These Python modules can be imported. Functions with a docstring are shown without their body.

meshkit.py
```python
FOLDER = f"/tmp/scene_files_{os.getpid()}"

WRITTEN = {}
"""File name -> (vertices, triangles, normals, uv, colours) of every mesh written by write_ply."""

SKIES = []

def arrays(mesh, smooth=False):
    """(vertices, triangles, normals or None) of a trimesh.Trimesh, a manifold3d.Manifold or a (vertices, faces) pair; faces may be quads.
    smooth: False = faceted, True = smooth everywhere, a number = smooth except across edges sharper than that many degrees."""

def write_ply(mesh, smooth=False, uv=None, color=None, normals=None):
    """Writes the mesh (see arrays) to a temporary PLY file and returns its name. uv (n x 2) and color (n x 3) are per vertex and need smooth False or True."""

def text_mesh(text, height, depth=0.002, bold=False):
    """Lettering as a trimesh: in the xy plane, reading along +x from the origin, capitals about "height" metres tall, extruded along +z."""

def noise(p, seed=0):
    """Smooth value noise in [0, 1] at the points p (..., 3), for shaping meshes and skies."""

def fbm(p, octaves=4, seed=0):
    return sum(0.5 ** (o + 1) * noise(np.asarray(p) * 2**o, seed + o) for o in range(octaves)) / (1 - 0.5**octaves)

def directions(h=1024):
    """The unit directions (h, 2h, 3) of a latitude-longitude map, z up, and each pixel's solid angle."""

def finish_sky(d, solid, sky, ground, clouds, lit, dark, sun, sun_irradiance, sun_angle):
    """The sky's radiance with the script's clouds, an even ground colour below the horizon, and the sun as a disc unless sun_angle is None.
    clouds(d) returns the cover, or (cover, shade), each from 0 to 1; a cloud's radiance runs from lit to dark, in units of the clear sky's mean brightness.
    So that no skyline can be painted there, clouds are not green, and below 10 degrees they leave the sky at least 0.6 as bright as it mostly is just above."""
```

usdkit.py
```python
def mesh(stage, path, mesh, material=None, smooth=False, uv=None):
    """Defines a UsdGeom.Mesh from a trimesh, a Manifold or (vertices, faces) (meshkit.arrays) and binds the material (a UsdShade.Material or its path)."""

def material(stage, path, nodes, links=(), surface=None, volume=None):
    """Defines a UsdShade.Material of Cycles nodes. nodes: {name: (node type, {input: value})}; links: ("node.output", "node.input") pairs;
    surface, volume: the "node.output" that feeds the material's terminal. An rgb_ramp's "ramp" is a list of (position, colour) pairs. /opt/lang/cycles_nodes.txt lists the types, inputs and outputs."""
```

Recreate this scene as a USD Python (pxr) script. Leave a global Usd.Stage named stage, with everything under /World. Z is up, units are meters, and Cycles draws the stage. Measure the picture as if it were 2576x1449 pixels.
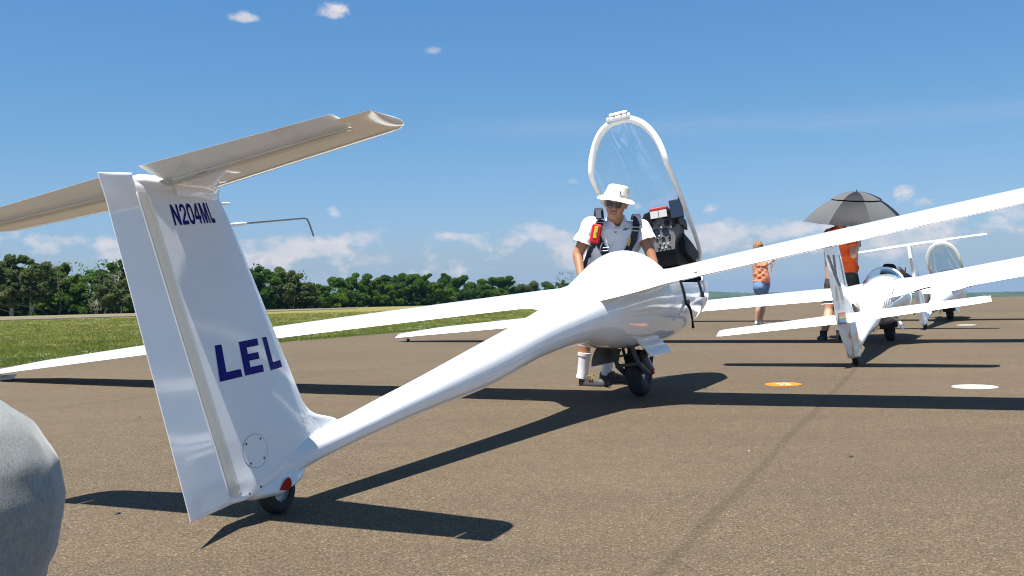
import math, numpy as np, trimesh, usdkit, meshkit, shapely
import manifold3d as m3
from scipy.interpolate import PchipInterpolator as Pchip
from shapely.geometry import Polygon, Point, LineString
from pxr import Usd, UsdGeom, UsdLux, UsdShade, Gf, Sdf, Vt

stage = Usd.Stage.CreateInMemory()
UsdGeom.SetStageUpAxis(stage, 'Z')
UsdGeom.Xform.Define(stage, '/World')
rng = np.random.default_rng(7)

# ------------------------------------------------------------------ camera, sky, sun, exposure
CAM_H, FPX, WPX, HPX = .807, 2486., 2576., 1449.
VAN, TILT = 729.4, -.0255                     # where the apron's plane vanishes in the picture: row at the centre, slope of the line
EXPOSURE = 1.08
SUN_TO = np.array([-.2286, -.2546, 1.0])      # towards the sun
SUN_TO = SUN_TO / np.linalg.norm(SUN_TO)
SUN_INTENSITY, SKY_STRENGTH = 1.25, .060

_up = np.array([TILT, -1, (VAN - HPX / 2) / FPX]); _up /= np.linalg.norm(_up)
_f = np.array([0, 0, 1.]) - _up * _up[2]; _f /= np.linalg.norm(_f)
_r = np.cross(_f, _up); _r = _r if _r[0] > 0 else -_r
CAM_R = np.array([_r, _f, _up])               # rows: world axes seen from the camera (right, down, forward)
CAM_C = np.array([0, 0, CAM_H])

def ray(px, py): return CAM_R @ np.array([(px - WPX / 2) / FPX, (py - HPX / 2) / FPX, 1.])
def at(px, py, Y):
    d = ray(px, py); return CAM_C + d * (Y / d[1])
def gnd(px, py, z=0.):
    d = ray(px, py); return CAM_C + d * ((z - CAM_H) / d[2])

cam = UsdGeom.Camera.Define(stage, '/World/camera')
cam.CreateFocalLengthAttr(36 * FPX / WPX); cam.CreateHorizontalApertureAttr(36.); cam.CreateVerticalApertureAttr(36. * 576 / 1024)
cam.CreateClippingRangeAttr(Gf.Vec2f(.05, 20000)); cam.CreateExposureAttr(EXPOSURE)
cam.CreateFStopAttr(13.); cam.CreateFocusDistanceAttr(5.)
right, down, fwd = CAM_R[:, 0], CAM_R[:, 1], CAM_R[:, 2]
m = np.eye(4); m[0, :3], m[1, :3], m[2, :3], m[3, :3] = right, -down, -fwd, CAM_C
cam.AddTransformOp().Set(Gf.Matrix4d(*m.ravel().tolist()))

def zbasis(z):
    z = np.asarray(z, float) / np.linalg.norm(z); x = np.cross([0, 1, 0] if abs(z[1]) < .9 else [1, 0, 0], z); x /= np.linalg.norm(x)
    return np.array([x, np.cross(z, x), z])
sun = UsdLux.DistantLight.Define(stage, '/World/sun')
sun.CreateIntensityAttr(SUN_INTENSITY); sun.CreateAngleAttr(.53); sun.CreateColorAttr(Gf.Vec3f(1., .955, .88)); sun.CreateNormalizeAttr(True)
m = np.eye(4); m[:3, :3] = zbasis(SUN_TO); sun.AddTransformOp().Set(Gf.Matrix4d(*m.ravel().tolist()))

def pxdir(px, py):
    d = ray(px, py); return d / np.linalg.norm(d)
def sky_material():
    N, L = {}, []
    N['tc'] = ('texture_coordinate', {}); N['sep'] = ('separate_xyz', {}); L.append(('tc.generated', 'sep.vector'))
    N['zc'] = ('math', {'math_type': 'maximum', 'value2': .035}); L.append(('sep.z', 'zc.value1'))
    N['cmb'] = ('combine_xyz', {}); L += [('sep.x', 'cmb.x'), ('sep.y', 'cmb.y'), ('zc.value', 'cmb.z')]
    N['nrm'] = ('vector_math', {'math_type': 'normalize'}); L.append(('cmb.vector', 'nrm.vector1'))
    N['sky'] = ('sky_texture', {'sky_type': 'single_scattering', 'sun_disc': False, 'sun_elevation': float(math.asin(SUN_TO[2])), 'sun_rotation': float(math.atan2(SUN_TO[0], SUN_TO[1])),
                                'altitude': 200., 'air_density': 1.0, 'aerosol_density': .7, 'ozone_density': 2.4})
    L.append(('nrm.vector', 'sky.vector'))
    # azimuth / elevation coordinates, so that the clouds flatten towards the horizon
    N['el'] = ('math', {'math_type': 'arcsine'}); L.append(('sep.z', 'el.value1'))
    N['az'] = ('math', {'math_type': 'arctan2'}); L += [('sep.x', 'az.value1'), ('sep.y', 'az.value2')]
    N['els'] = ('math', {'math_type': 'multiply', 'value2': 1.7}); L.append(('el.value', 'els.value1'))
    N['pv'] = ('combine_xyz', {'z': 3.1}); L += [('az.value', 'pv.x'), ('els.value', 'pv.y')]
    N['n1'] = ('noise_texture', {'scale': 17., 'detail': 7., 'roughness': .56}); L.append(('pv.vector', 'n1.vector'))
    # a band of small cumulus low over the horizon
    N['b1'] = ('map_range', {'range_type': 'smoothstep', 'from_min': -.02, 'from_max': .035, 'to_min': 0., 'to_max': 1., 'clamp': True}); L.append(('el.value', 'b1.value'))
    N['b2'] = ('map_range', {'range_type': 'smoothstep', 'from_min': .050, 'from_max': .088, 'to_min': 1., 'to_max': 0., 'clamp': True}); L.append(('el.value', 'b2.value'))
    N['band'] = ('math', {'math_type': 'multiply'}); L += [('b1.result', 'band.value1'), ('b2.result', 'band.value2')]
    N['bt'] = ('math', {'math_type': 'multiply_add', 'value2': .33, 'value3': -.27}); L.append(('band.value', 'bt.value1'))
    N['nb'] = ('math', {'math_type': 'add'}); L += [('n1.fac', 'nb.value1'), ('bt.value', 'nb.value2')]
    N['cov'] = ('map_range', {'range_type': 'smoothstep', 'from_min': .515, 'from_max': .66, 'to_min': 0., 'to_max': .58, 'clamp': True}); L.append(('nb.value', 'cov.value'))
    last = 'cov.result'
    # single clouds
    puffs = [(840, 26, 58, 26, .9), (612, 42, 44, 20, .75), (2272, 488, 34, 34, 1.1), (2318, 512, 34, 20, 1.0), (1790, 524, 34, 17, .95), (1092, 127, 32, 11, .38), (840, 530, 22, 26, .75), (1130, 598, 80, 22, .7),
             (890, 595, 70, 20, .6), (80, 605, 50, 24, .6), (185, 608, 52, 22, .6), (1440, 455, 22, 12, .3), (2540, 535, 70, 40, .6), (1600, 518, 26, 14, .55), (780, 640, 44, 22, .55), (1270, 632, 50, 22, .55)]
    for i, (px, py, rx, ry, s) in enumerate(puffs):
        d = pxdir(px, py); a, e = math.atan2(d[0], d[1]), math.asin(d[2])
        k = f'p{i}'
        N[k + 's'] = ('vector_math', {'math_type': 'subtract', 'vector2': (a, e * 1.7, 3.1)}); L.append(('pv.vector', k + 's.vector1'))
        N[k + 'm'] = ('vector_math', {'math_type': 'multiply', 'vector2': (FPX / rx, FPX / ry / 1.7, 0.)}); L.append((k + 's.vector', k + 'm.vector1'))
        N[k + 'l'] = ('vector_math', {'math_type': 'length'}); L.append((k + 'm.vector', k + 'l.vector1'))
        N[k + 'g'] = ('map_range', {'range_type': 'smoothstep', 'from_min': 0., 'from_max': 1.75, 'to_min': 1., 'to_max': 0., 'clamp': True}); L.append((k + 'l.value', k + 'g.value'))
        N[k + 'n'] = ('noise_texture', {'scale': 34. if ry < 30 else 26., 'detail': 8., 'roughness': .6}); L.append(('pv.vector', k + 'n.vector'))
        N[k + 'a'] = ('math', {'math_type': 'multiply_add', 'value2': .50, 'value3': -.36}); L.append((k + 'g.result', k + 'a.value1'))
        N[k + 'b'] = ('math', {'math_type': 'add'}); L += [(k + 'n.fac', k + 'b.value1'), (k + 'a.value', k + 'b.value2')]
        N[k + 'c'] = ('map_range', {'range_type': 'smoothstep', 'from_min': .42, 'from_max': .72, 'to_min': 0., 'to_max': min(s, .92), 'clamp': True}); L.append((k + 'b.value', k + 'c.value'))
        N[k + 'x'] = ('math', {'math_type': 'maximum'}); L += [(last, k + 'x.value1'), (k + 'c.result', k + 'x.value2')]
        last = k + 'x.value'
    # thin cirrus streak
    d0, d1 = pxdir(1250, 322), pxdir(2500, 280)
    a0, e0, a1, e1 = math.atan2(d0[0], d0[1]), math.asin(d0[2]), math.atan2(d1[0], d1[1]), math.asin(d1[2])
    sl = (e1 - e0) / (a1 - a0)
    N['ca'] = ('math', {'math_type': 'multiply_add', 'value2': -sl, 'value3': sl * a0 - e0}); L.append(('az.value', 'ca.value1'))
    N['cb'] = ('math', {'math_type': 'add'}); L += [('ca.value', 'cb.value1'), ('el.value', 'cb.value2')]
    N['cabs'] = ('math', {'math_type': 'absolute'}); L.append(('cb.value', 'cabs.value1'))
    N['cg'] = ('map_range', {'range_type': 'smoothstep', 'from_min': .0, 'from_max': .016, 'to_min': 1., 'to_max': 0., 'clamp': True}); L.append(('cabs.value', 'cg.value'))
    N['cl'] = ('map_range', {'range_type': 'smoothstep', 'from_min': a0 - .1, 'from_max': a0 + .05, 'to_min': 0., 'to_max': .13, 'clamp': True}); L.append(('az.value', 'cl.value'))
    N['cmap'] = ('mapping', {'scale': (3., 30., 1.)}); L.append(('pv.vector', 'cmap.vector'))
    N['cn'] = ('noise_texture', {'scale': 4., 'detail': 5.}); L.append(('cmap.vector', 'cn.vector'))
    N['c1'] = ('math', {'math_type': 'multiply'}); L += [('cg.result', 'c1.value1'), ('cl.result', 'c1.value2')]
    N['c2'] = ('math', {'math_type': 'multiply'}); L += [('c1.value', 'c2.value1'), ('cn.fac', 'c2.value2')]
    N['cm'] = ('math', {'math_type': 'add'}); L += [(last, 'cm.value1'), ('c2.value', 'cm.value2')]
    # cloud brightness: white tops, greyer where the noise is low
    N['n3'] = ('noise_texture', {'scale': 40., 'detail': 4.}); L.append(('pv.vector', 'n3.vector'))
    N['cr'] = ('rgb_ramp', {'ramp': [(.3, (5.2, 5.2, 5.9)), (.65, (7.3, 6.6, 6.5))]}); L.append(('n3.fac', 'cr.fac'))
    N['mix'] = ('mix', {'mix_type': 'mix'}); L += [('cm.value', 'mix.fac'), ('SKYC', 'mix.color1'), ('cr.color', 'mix.color2')]
    N['tn'] = ('rgb_ramp', {'ramp': [(0., (.56, .67, 1.02)), (.07, (.58, .74, 1.0)), (.14, (.57, .80, .98)), (.28, (.53, .88, 1.09)), (.6, (.55, .93, 1.13)), (1., (.58, .95, 1.12))]}); L.append(('el.value', 'tn.fac'))
    N['hsv'] = ('mix', {'mix_type': 'multiply', 'fac': 1.}); L += [('sky.color', 'hsv.color1'), ('tn.color', 'hsv.color2')]
    L = [(a.replace('SKYC', 'hsv.color'), b) for a, b in L]
    N['bg'] = ('background_shader', {'strength': SKY_STRENGTH}); L.append(('mix.color', 'bg.color'))
    return usdkit.material(stage, '/World/Looks/sky', N, L, surface='bg.background')
UsdGeom.Scope.Define(stage, '/World/Looks')
dome = UsdLux.DomeLight.Define(stage, '/World/sky')
dome.GetPrim().SetCustomDataByKey('kind', 'structure')
UsdShade.MaterialBindingAPI.Apply(dome.GetPrim()).Bind(sky_material())

# ------------------------------------------------------------------ naming helpers
_used = {}
def uname(parent, name):
    k = (parent, name); n = _used.get(k, 0); _used[k] = n + 1
    return name if n == 0 else f'{name}_{n:03d}'
class T:                                       # a thing or a part with its frame
    def __init__(s, path, M): s.path, s.M, s.inv = path, M, np.linalg.inv(M)
def thing(name, label, cat, M=None, loc=None, group=None):
    if M is None: M = np.eye(4); M[:3, 3] = loc if loc is not None else 0
    p = '/World/' + uname('/World', name); x = UsdGeom.Xform.Define(stage, p); x.AddTransformOp().Set(Gf.Matrix4d(*M.T.ravel().tolist()))
    tag(x.GetPrim(), label, cat, group); return T(p, M)
def tag(pr, label=None, cat=None, group=None, kind=None):
    for k, v in (('label', label), ('category', cat), ('group', group), ('kind', kind)):
        if v: pr.SetCustomDataByKey(k, v)
def part(th, name, mesh, mat, smooth=35, world=False, label=None, kind=None, parent=None):
    """parent: the T of a part for a sub-part; world: the mesh is given in world coordinates."""
    base = parent.path if parent else th.path
    if isinstance(mesh, tuple): mesh = trimesh.Trimesh(np.asarray(mesh[0], float), tris(mesh[1]), process=False)
    if world: mesh = mesh.copy(); mesh.apply_transform(th.inv)
    p = base + '/' + uname(base, name)
    g = usdkit.mesh(stage, p, mesh, mat, smooth=smooth); tag(g.GetPrim(), label, kind=kind)
    return T(p, th.M)
def single(name, mesh, mat, label=None, cat=None, group=None, kind=None, smooth=35):
    if isinstance(mesh, tuple): mesh = trimesh.Trimesh(np.asarray(mesh[0], float), tris(mesh[1]), process=False)
    p = '/World/' + uname('/World', name); g = usdkit.mesh(stage, p, mesh, mat, smooth=smooth); tag(g.GetPrim(), label, cat, group, kind); return p
def tris(f):
    f = np.asarray(f, int)
    return f if f.shape[1] == 3 else np.vstack([f[:, [0, 1, 2]], f[:, [0, 2, 3]]])

# ------------------------------------------------------------------ mesh helpers
def tm(v, f): return trimesh.Trimesh(np.asarray(v, float), tris(f), process=False)
def cat(*ms): return trimesh.util.concatenate([x for x in ms if x is not None])
def grid_faces(n, k, closed=True):
    i, j = np.meshgrid(np.arange(n - 1), np.arange(k if closed else k - 1), indexing='ij'); j2 = (j + 1) % k
    return np.stack([i * k + j, i * k + j2, (i + 1) * k + j2, (i + 1) * k + j], -1).reshape(-1, 4)
def outward(mesh):
    if mesh.volume < 0: mesh.invert()
    return mesh
def loft(rings, caps=True):
    """rings: (n, k, 3) closed rings."""
    R = np.asarray(rings, float); n, k = R.shape[:2]; v = R.reshape(-1, 3); f = [tris(grid_faces(n, k))]
    if caps:
        for s, ring in ((0, R[0]), (n - 1, R[-1])):
            c = len(v); v = np.vstack([v, ring.mean(0)]); a = s * k + np.arange(k); b = s * k + (np.arange(k) + 1) % k
            f.append(np.stack([np.full(k, c), b, a] if s == 0 else [np.full(k, c), a, b], 1))
    mm = trimesh.Trimesh(v, np.vstack(f), process=False)
    return outward(mm) if caps else mm
def sheet(G):
    G = np.asarray(G, float); n, k = G.shape[:2]; return tm(G.reshape(-1, 3), grid_faces(n, k, False))
def tube(pts, r, n=10, caps=True, flat=None):
    p = np.asarray(pts, float); r = np.broadcast_to(np.asarray(r, float), (len(p),))
    t = np.gradient(p, axis=0); t /= np.linalg.norm(t, axis=1, keepdims=True) + 1e-12
    u = np.cross(t[0], [0, 0, 1.] if abs(t[0][2]) < .9 else [1., 0, 0]); U = []
    for k in range(len(p)):
        u = u - t[k] * (u @ t[k]); u /= np.linalg.norm(u) + 1e-12; U.append(u)
    U = np.array(U); V = np.cross(t, U); a = np.arange(n) * 2 * np.pi / n
    return loft(p[:, None] + r[:, None, None] * (np.cos(a)[None, :, None] * U[:, None] + np.sin(a)[None, :, None] * V[:, None]), caps)
def ribbon(pts, nrm, w, th=.003):
    """A flat strap along pts: width w across, th thick along the normals."""
    p = np.asarray(pts, float); N = np.broadcast_to(np.asarray(nrm, float), p.shape); N = N / np.linalg.norm(N, axis=1, keepdims=True)
    t = np.gradient(p, axis=0); t /= np.linalg.norm(t, axis=1, keepdims=True) + 1e-12
    s = np.cross(t, N); s /= np.linalg.norm(s, axis=1, keepdims=True) + 1e-12; w = np.broadcast_to(np.asarray(w, float), (len(p),))[:, None]
    return loft(np.stack([p + s * w / 2 + N * th, p - s * w / 2 + N * th, p - s * w / 2 - N * th * .2, p + s * w / 2 - N * th * .2], 1))
def box(c, size, R=None, ch=0.):
    b = trimesh.creation.box(size)
    if ch > 0:
        h = np.array(size) / 2; pts = []
        for sx in (-1, 1):
            for sy in (-1, 1):
                for sz in (-1, 1):
                    q = h * [sx, sy, sz]
                    for k in range(3): o = q.copy(); d = -np.array([sx, sy, sz]) * ch; d[k] = 0; pts.append(o + d)
        b = trimesh.convex.convex_hull(np.array(pts))
    Mx = np.eye(4)
    if R is not None: Mx[:3, :3] = np.asarray(R).T
    Mx[:3, 3] = c; b.apply_transform(Mx); return b
def lathe(prof, c=(0, 0, 0), axis=(0, 0, 1), n=32):
    """prof: (radius, height) pairs; open ends are closed on the axis."""
    P = np.asarray(prof, float); A = zbasis(axis); a = np.arange(n) * 2 * np.pi / n
    R = np.array(c)[None, None] + P[:, 0][:, None, None] * (np.cos(a)[None, :, None] * A[0] + np.sin(a)[None, :, None] * A[1]) + P[:, 1][:, None, None] * A[2]
    return loft(R)
def to_m(mesh): return m3.Manifold(m3.Mesh(np.asarray(mesh.vertices, np.float32), np.asarray(mesh.faces, np.uint32)))
def weld(mesh):
    q = mesh.copy(); q.merge_vertices(); q.update_faces(q.nondegenerate_faces()); q.remove_unreferenced_vertices(); return q
def from_m(man):
    g = man.to_mesh(); return trimesh.Trimesh(np.array(g.vert_properties[:, :3], float), np.array(g.tri_verts, int), process=False)
def ball(c, r, n=20): return m3.Manifold.sphere(float(r), n).translate([float(x) for x in c])
def chain(js, n=20):
    """js: [(point, radius), ...] -> the hulls of consecutive spheres, joined."""
    bs = [ball(p, r, n) for p, r in js]
    return m3.Manifold.batch_boolean([m3.Manifold.batch_hull([bs[i], bs[i + 1]]) for i in range(len(bs) - 1)], m3.OpType.Add) if len(bs) > 1 else bs[0]
def blob(chains, res=.03, it=8, n=20):
    ch = [c if isinstance(c, m3.Manifold) else chain(c, n) for c in chains]
    u = m3.Manifold.batch_boolean(ch, m3.OpType.Add) if len(ch) > 1 else ch[0]
    q = weld(from_m(u.refine_to_length(res)))
    if it: trimesh.smoothing.filter_taubin(q, lamb=.5, nu=.53, iterations=it)
    return q
def hit(mesh, o, d, off=0.):
    """Where the ray o + t d first meets the mesh, moved off metres back along the ray; None if it misses."""
    V = mesh.vertices[mesh.faces]; e1, e2 = V[:, 1] - V[:, 0], V[:, 2] - V[:, 0]; d = d / np.linalg.norm(d)
    h = np.cross(d, e2); a = (e1 * h).sum(1); a = np.where(abs(a) < 1e-12, 1e-12, a); s = o - V[:, 0]; u = (s * h).sum(1) / a
    q = np.cross(s, e1); v = (q * d).sum(1) / a; t = (e2 * q).sum(1) / a
    ok = (u >= -1e-6) & (v >= -1e-6) & (u + v <= 1 + 1e-6) & (t > 1e-4)
    return o + d * (t[ok].min() - off) if ok.any() else None
def extrude_xy(poly, h):
    gs = getattr(poly, 'geoms', [poly]); return cat(*[trimesh.creation.extrude_polygon(g, h, engine='earcut') for g in gs])
def smoothstep(a, b, x): t = np.clip((x - a) / (b - a), 0, 1); return t * t * (3 - 2 * t)

# ------------------------------------------------------------------ materials
def mat(name, N, L, surface): return usdkit.material(stage, '/World/Looks/' + name, N, L, surface=surface)
def plain(name, col, rough=.5, metal=0., coat=0., spec=None, var=.0, scale=30., bump=0., bscale=200., bdist=.002, sheen=0.):
    N = {'p': ('principled_bsdf', {'base_color': col, 'roughness': rough, 'metallic': metal})}; L = []
    if spec is not None: N['p'][1]['specular_ior_level'] = spec
    if coat: N['p'][1].update(coat_weight=coat, coat_roughness=.03)
    if sheen: N['p'][1].update(sheen_weight=sheen, sheen_roughness=.5)
    N['tc'] = ('texture_coordinate', {})
    if var:
        N['n'] = ('noise_texture', {'scale': scale, 'detail': 4.}); c = np.array(col)
        N['r'] = ('rgb_ramp', {'ramp': [(.3, tuple(c * (1 - var))), (.7, tuple(np.minimum(c * (1 + var), 1)))]})
        L += [('tc.object', 'n.vector'), ('n.fac', 'r.fac'), ('r.color', 'p.base_color')]
    if bump:
        N['bn'] = ('noise_texture', {'scale': bscale, 'detail': 3.}); N['b'] = ('bump', {'strength': bump, 'distance': bdist})
        L += [('tc.object', 'bn.vector'), ('bn.fac', 'b.height'), ('b.normal', 'p.normal')]
    return mat(name, N, L, 'p.BSDF')

def gelcoat(name, col):
    """White gelcoat: glossy with a faint waviness and a little road film."""
    N = {'tc': ('texture_coordinate', {}), 'n': ('noise_texture', {'scale': 5., 'detail': 5., 'roughness': .6}), 'r': ('rgb_ramp', {'ramp': [(.35, tuple(np.array(col) * .955)), (.65, col)]}),
         'n2': ('noise_texture', {'scale': 2.6, 'detail': 2.}), 'b': ('bump', {'strength': .10, 'distance': .012}), 'rr': ('map_range', {'from_min': .3, 'from_max': .7, 'to_min': .05, 'to_max': .12}),
         'p': ('principled_bsdf', {'roughness': .07, 'ior': 1.52, 'coat_weight': .35, 'coat_roughness': .03})}
    L = [('tc.object', 'n.vector'), ('n.fac', 'r.fac'), ('r.color', 'p.base_color'), ('tc.object', 'n2.vector'), ('n2.fac', 'b.height'), ('b.normal', 'p.normal'), ('n.fac', 'rr.value'), ('rr.result', 'p.roughness')]
    return mat(name, N, L, 'p.BSDF')

def ground_line(N, L, key, p, q, width, reach=None):
    """A band along the line p-q on the ground (x, y): 1 on it, 0 away from it, its edge broken by noise."""
    d = np.array(q[:2]) - np.array(p[:2]); d /= np.linalg.norm(d); n = np.array([-d[1], d[0]])
    N[key + 'd'] = ('vector_math', {'math_type': 'dot_product', 'vector2': (n[0], n[1], 0.)}); L.append(('geo.position', key + 'd.vector1'))
    N[key + 'w'] = ('math', {'math_type': 'multiply_add', 'value2': .09, 'value3': -float(n @ np.array(p[:2])) - .045}); L.append(('wob.fac', key + 'w.value1'))
    N[key + 's'] = ('math', {'math_type': 'add'}); L += [(key + 'd.value', key + 's.value1'), (key + 'w.value', key + 's.value2')]
    N[key + 'a'] = ('math', {'math_type': 'absolute'}); L.append((key + 's.value', key + 'a.value1'))
    N[key + 'm'] = ('map_range', {'range_type': 'smoothstep', 'from_min': width * .25, 'from_max': width, 'to_min': 1., 'to_max': 0., 'clamp': True}); L.append((key + 'a.value', key + 'm.value'))
    return key + 'm.result'

def asphalt():
    N = {'geo': ('geometry', {}), 'wob': ('noise_texture', {'scale': .8, 'detail': 3.}),
         'agg': ('voronoi_texture', {'scale': 210., 'randomness': 1.}), 'agc': ('separate_color', {}),
         'fine': ('noise_texture', {'scale': 160., 'detail': 4., 'roughness': .7}), 'mid': ('noise_texture', {'scale': 9., 'detail': 6., 'roughness': .62}), 'big': ('noise_texture', {'scale': .35, 'detail': 5., 'roughness': .55}),
         'st': ('mapping', {'scale': (.25, 2.2, 1.), 'rotation': (0, 0, .46)}), 'str': ('noise_texture', {'scale': 1.3, 'detail': 4.}),
         'ra': ('rgb_ramp', {'ramp': [(.0, (.050, .036, .022)), (.35, (.092, .068, .0415)), (.75, (.119, .089, .055)), (.94, (.148, .114, .074)), (1., (.25, .205, .145))]}),
         'rf': ('rgb_ramp', {'ramp': [(.28, (.72, .72, .72)), (.7, (1.22, 1.22, 1.22))]}), 'rm': ('rgb_ramp', {'ramp': [(.3, (.92, .92, .92)), (.7, (1.07, 1.07, 1.07))]}), 'rb': ('rgb_ramp', {'ramp': [(.3, (.90, .89, .885)), (.7, (1.08, 1.08, 1.09))]}),
         'rs': ('rgb_ramp', {'ramp': [(.3, (.95, .95, .95)), (.65, (1.04, 1.04, 1.04))]}),
         'm1': ('mix', {'mix_type': 'multiply', 'fac': 1.}), 'm2': ('mix', {'mix_type': 'multiply', 'fac': 1.}), 'm3': ('mix', {'mix_type': 'multiply', 'fac': 1.}), 'm4': ('mix', {'mix_type': 'multiply', 'fac': 1.}),
         'h': ('math', {'math_type': 'multiply_add', 'value2': .6}), 'b': ('bump', {'strength': .55, 'distance': .006}),
         'p': ('principled_bsdf', {'roughness': .88, 'specular_ior_level': .25})}
    L = [('geo.position', 'wob.vector'), ('geo.position', 'agg.vector'), ('agg.color', 'agc.color'), ('agc.r', 'ra.fac'), ('geo.position', 'fine.vector'), ('geo.position', 'mid.vector'), ('geo.position', 'big.vector'), ('geo.position', 'st.vector'), ('st.vector', 'str.vector'),
         ('fine.fac', 'rf.fac'), ('mid.fac', 'rm.fac'), ('big.fac', 'rb.fac'), ('str.fac', 'rs.fac'), ('ra.color', 'm1.color1'), ('rf.color', 'm1.color2'), ('m1.color', 'm2.color1'), ('rm.color', 'm2.color2'), ('m2.color', 'm3.color1'), ('rb.color', 'm3.color2'),
         ('m3.color', 'm4.color1'), ('rs.color', 'm4.color2'), ('agg.distance', 'h.value1'), ('fine.fac', 'h.value3'), ('h.value', 'b.height'), ('b.normal', 'p.normal')]
    last = 'm4.color'
    # paving seams and rubbed-in dirt along them
    for i, (a, b, w, dark) in enumerate([((2162, 918), (1800, 1290), .035, .88), ((2162, 918), (1800, 1290), .0, 1.05), ((20, 1040), (470, 985), .035, .78), ((1250, 1128), (1640, 1060), .0, .9)]):
        if w == 0: continue
        o = ground_line(N, L, f'l{i}', gnd(*a), gnd(*b), w)
        N[f'lr{i}'] = ('math', {'math_type': 'multiply'}); L += [(o, f'lr{i}.value1'), ('mid.fac', f'lr{i}.value2')]
        N[f'lm{i}'] = ('mix', {'mix_type': 'multiply', 'color2': (dark * .7, dark * .7, dark * .7)}); L += [(f'lr{i}.value', f'lm{i}.fac'), (last, f'lm{i}.color1')]
        last = f'lm{i}.color'
    L.append((last, 'p.base_color'))
    return mat('asphalt', N, L, 'p.BSDF')

def grass_ground():
    N = {'geo': ('geometry', {}), 'n1': ('noise_texture', {'scale': .22, 'detail': 5., 'roughness': .6}), 'n2': ('noise_texture', {'scale': 14., 'detail': 6., 'roughness': .7}), 'st': ('mapping', {'scale': (.12, .9, 1.), 'rotation': (0, 0, -.1)}), 'n3': ('noise_texture', {'scale': .8, 'detail': 4.}),
         'r1': ('rgb_ramp', {'ramp': [(.3, (.080, .115, .021)), (.47, (.145, .150, .040)), (.62, (.235, .185, .068))]}), 'r2': ('rgb_ramp', {'ramp': [(.3, (.55, .55, .55)), (.7, (1.35, 1.35, 1.35))]}),
         'add': ('math', {'math_type': 'multiply_add', 'value2': .6, 'value3': 0.}), 'add2': ('math', {'math_type': 'multiply_add', 'value2': .45}), 'm': ('mix', {'mix_type': 'multiply', 'fac': 1.}),
         'b': ('bump', {'strength': .8, 'distance': .05}), 'p': ('principled_bsdf', {'roughness': .9, 'specular_ior_level': .1})}
    L = [('geo.position', 'n1.vector'), ('geo.position', 'n2.vector'), ('geo.position', 'st.vector'), ('st.vector', 'n3.vector'), ('n3.fac', 'add.value1'), ('n1.fac', 'add2.value1'), ('add.value', 'add2.value3'), ('add2.value', 'r1.fac'), ('n2.fac', 'r2.fac'),
         ('r1.color', 'm.color1'), ('r2.color', 'm.color2'), ('m.color', 'p.base_color'), ('n2.fac', 'b.height'), ('b.normal', 'p.normal')]
    return mat('grass_ground', N, L, 'p.BSDF')

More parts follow.
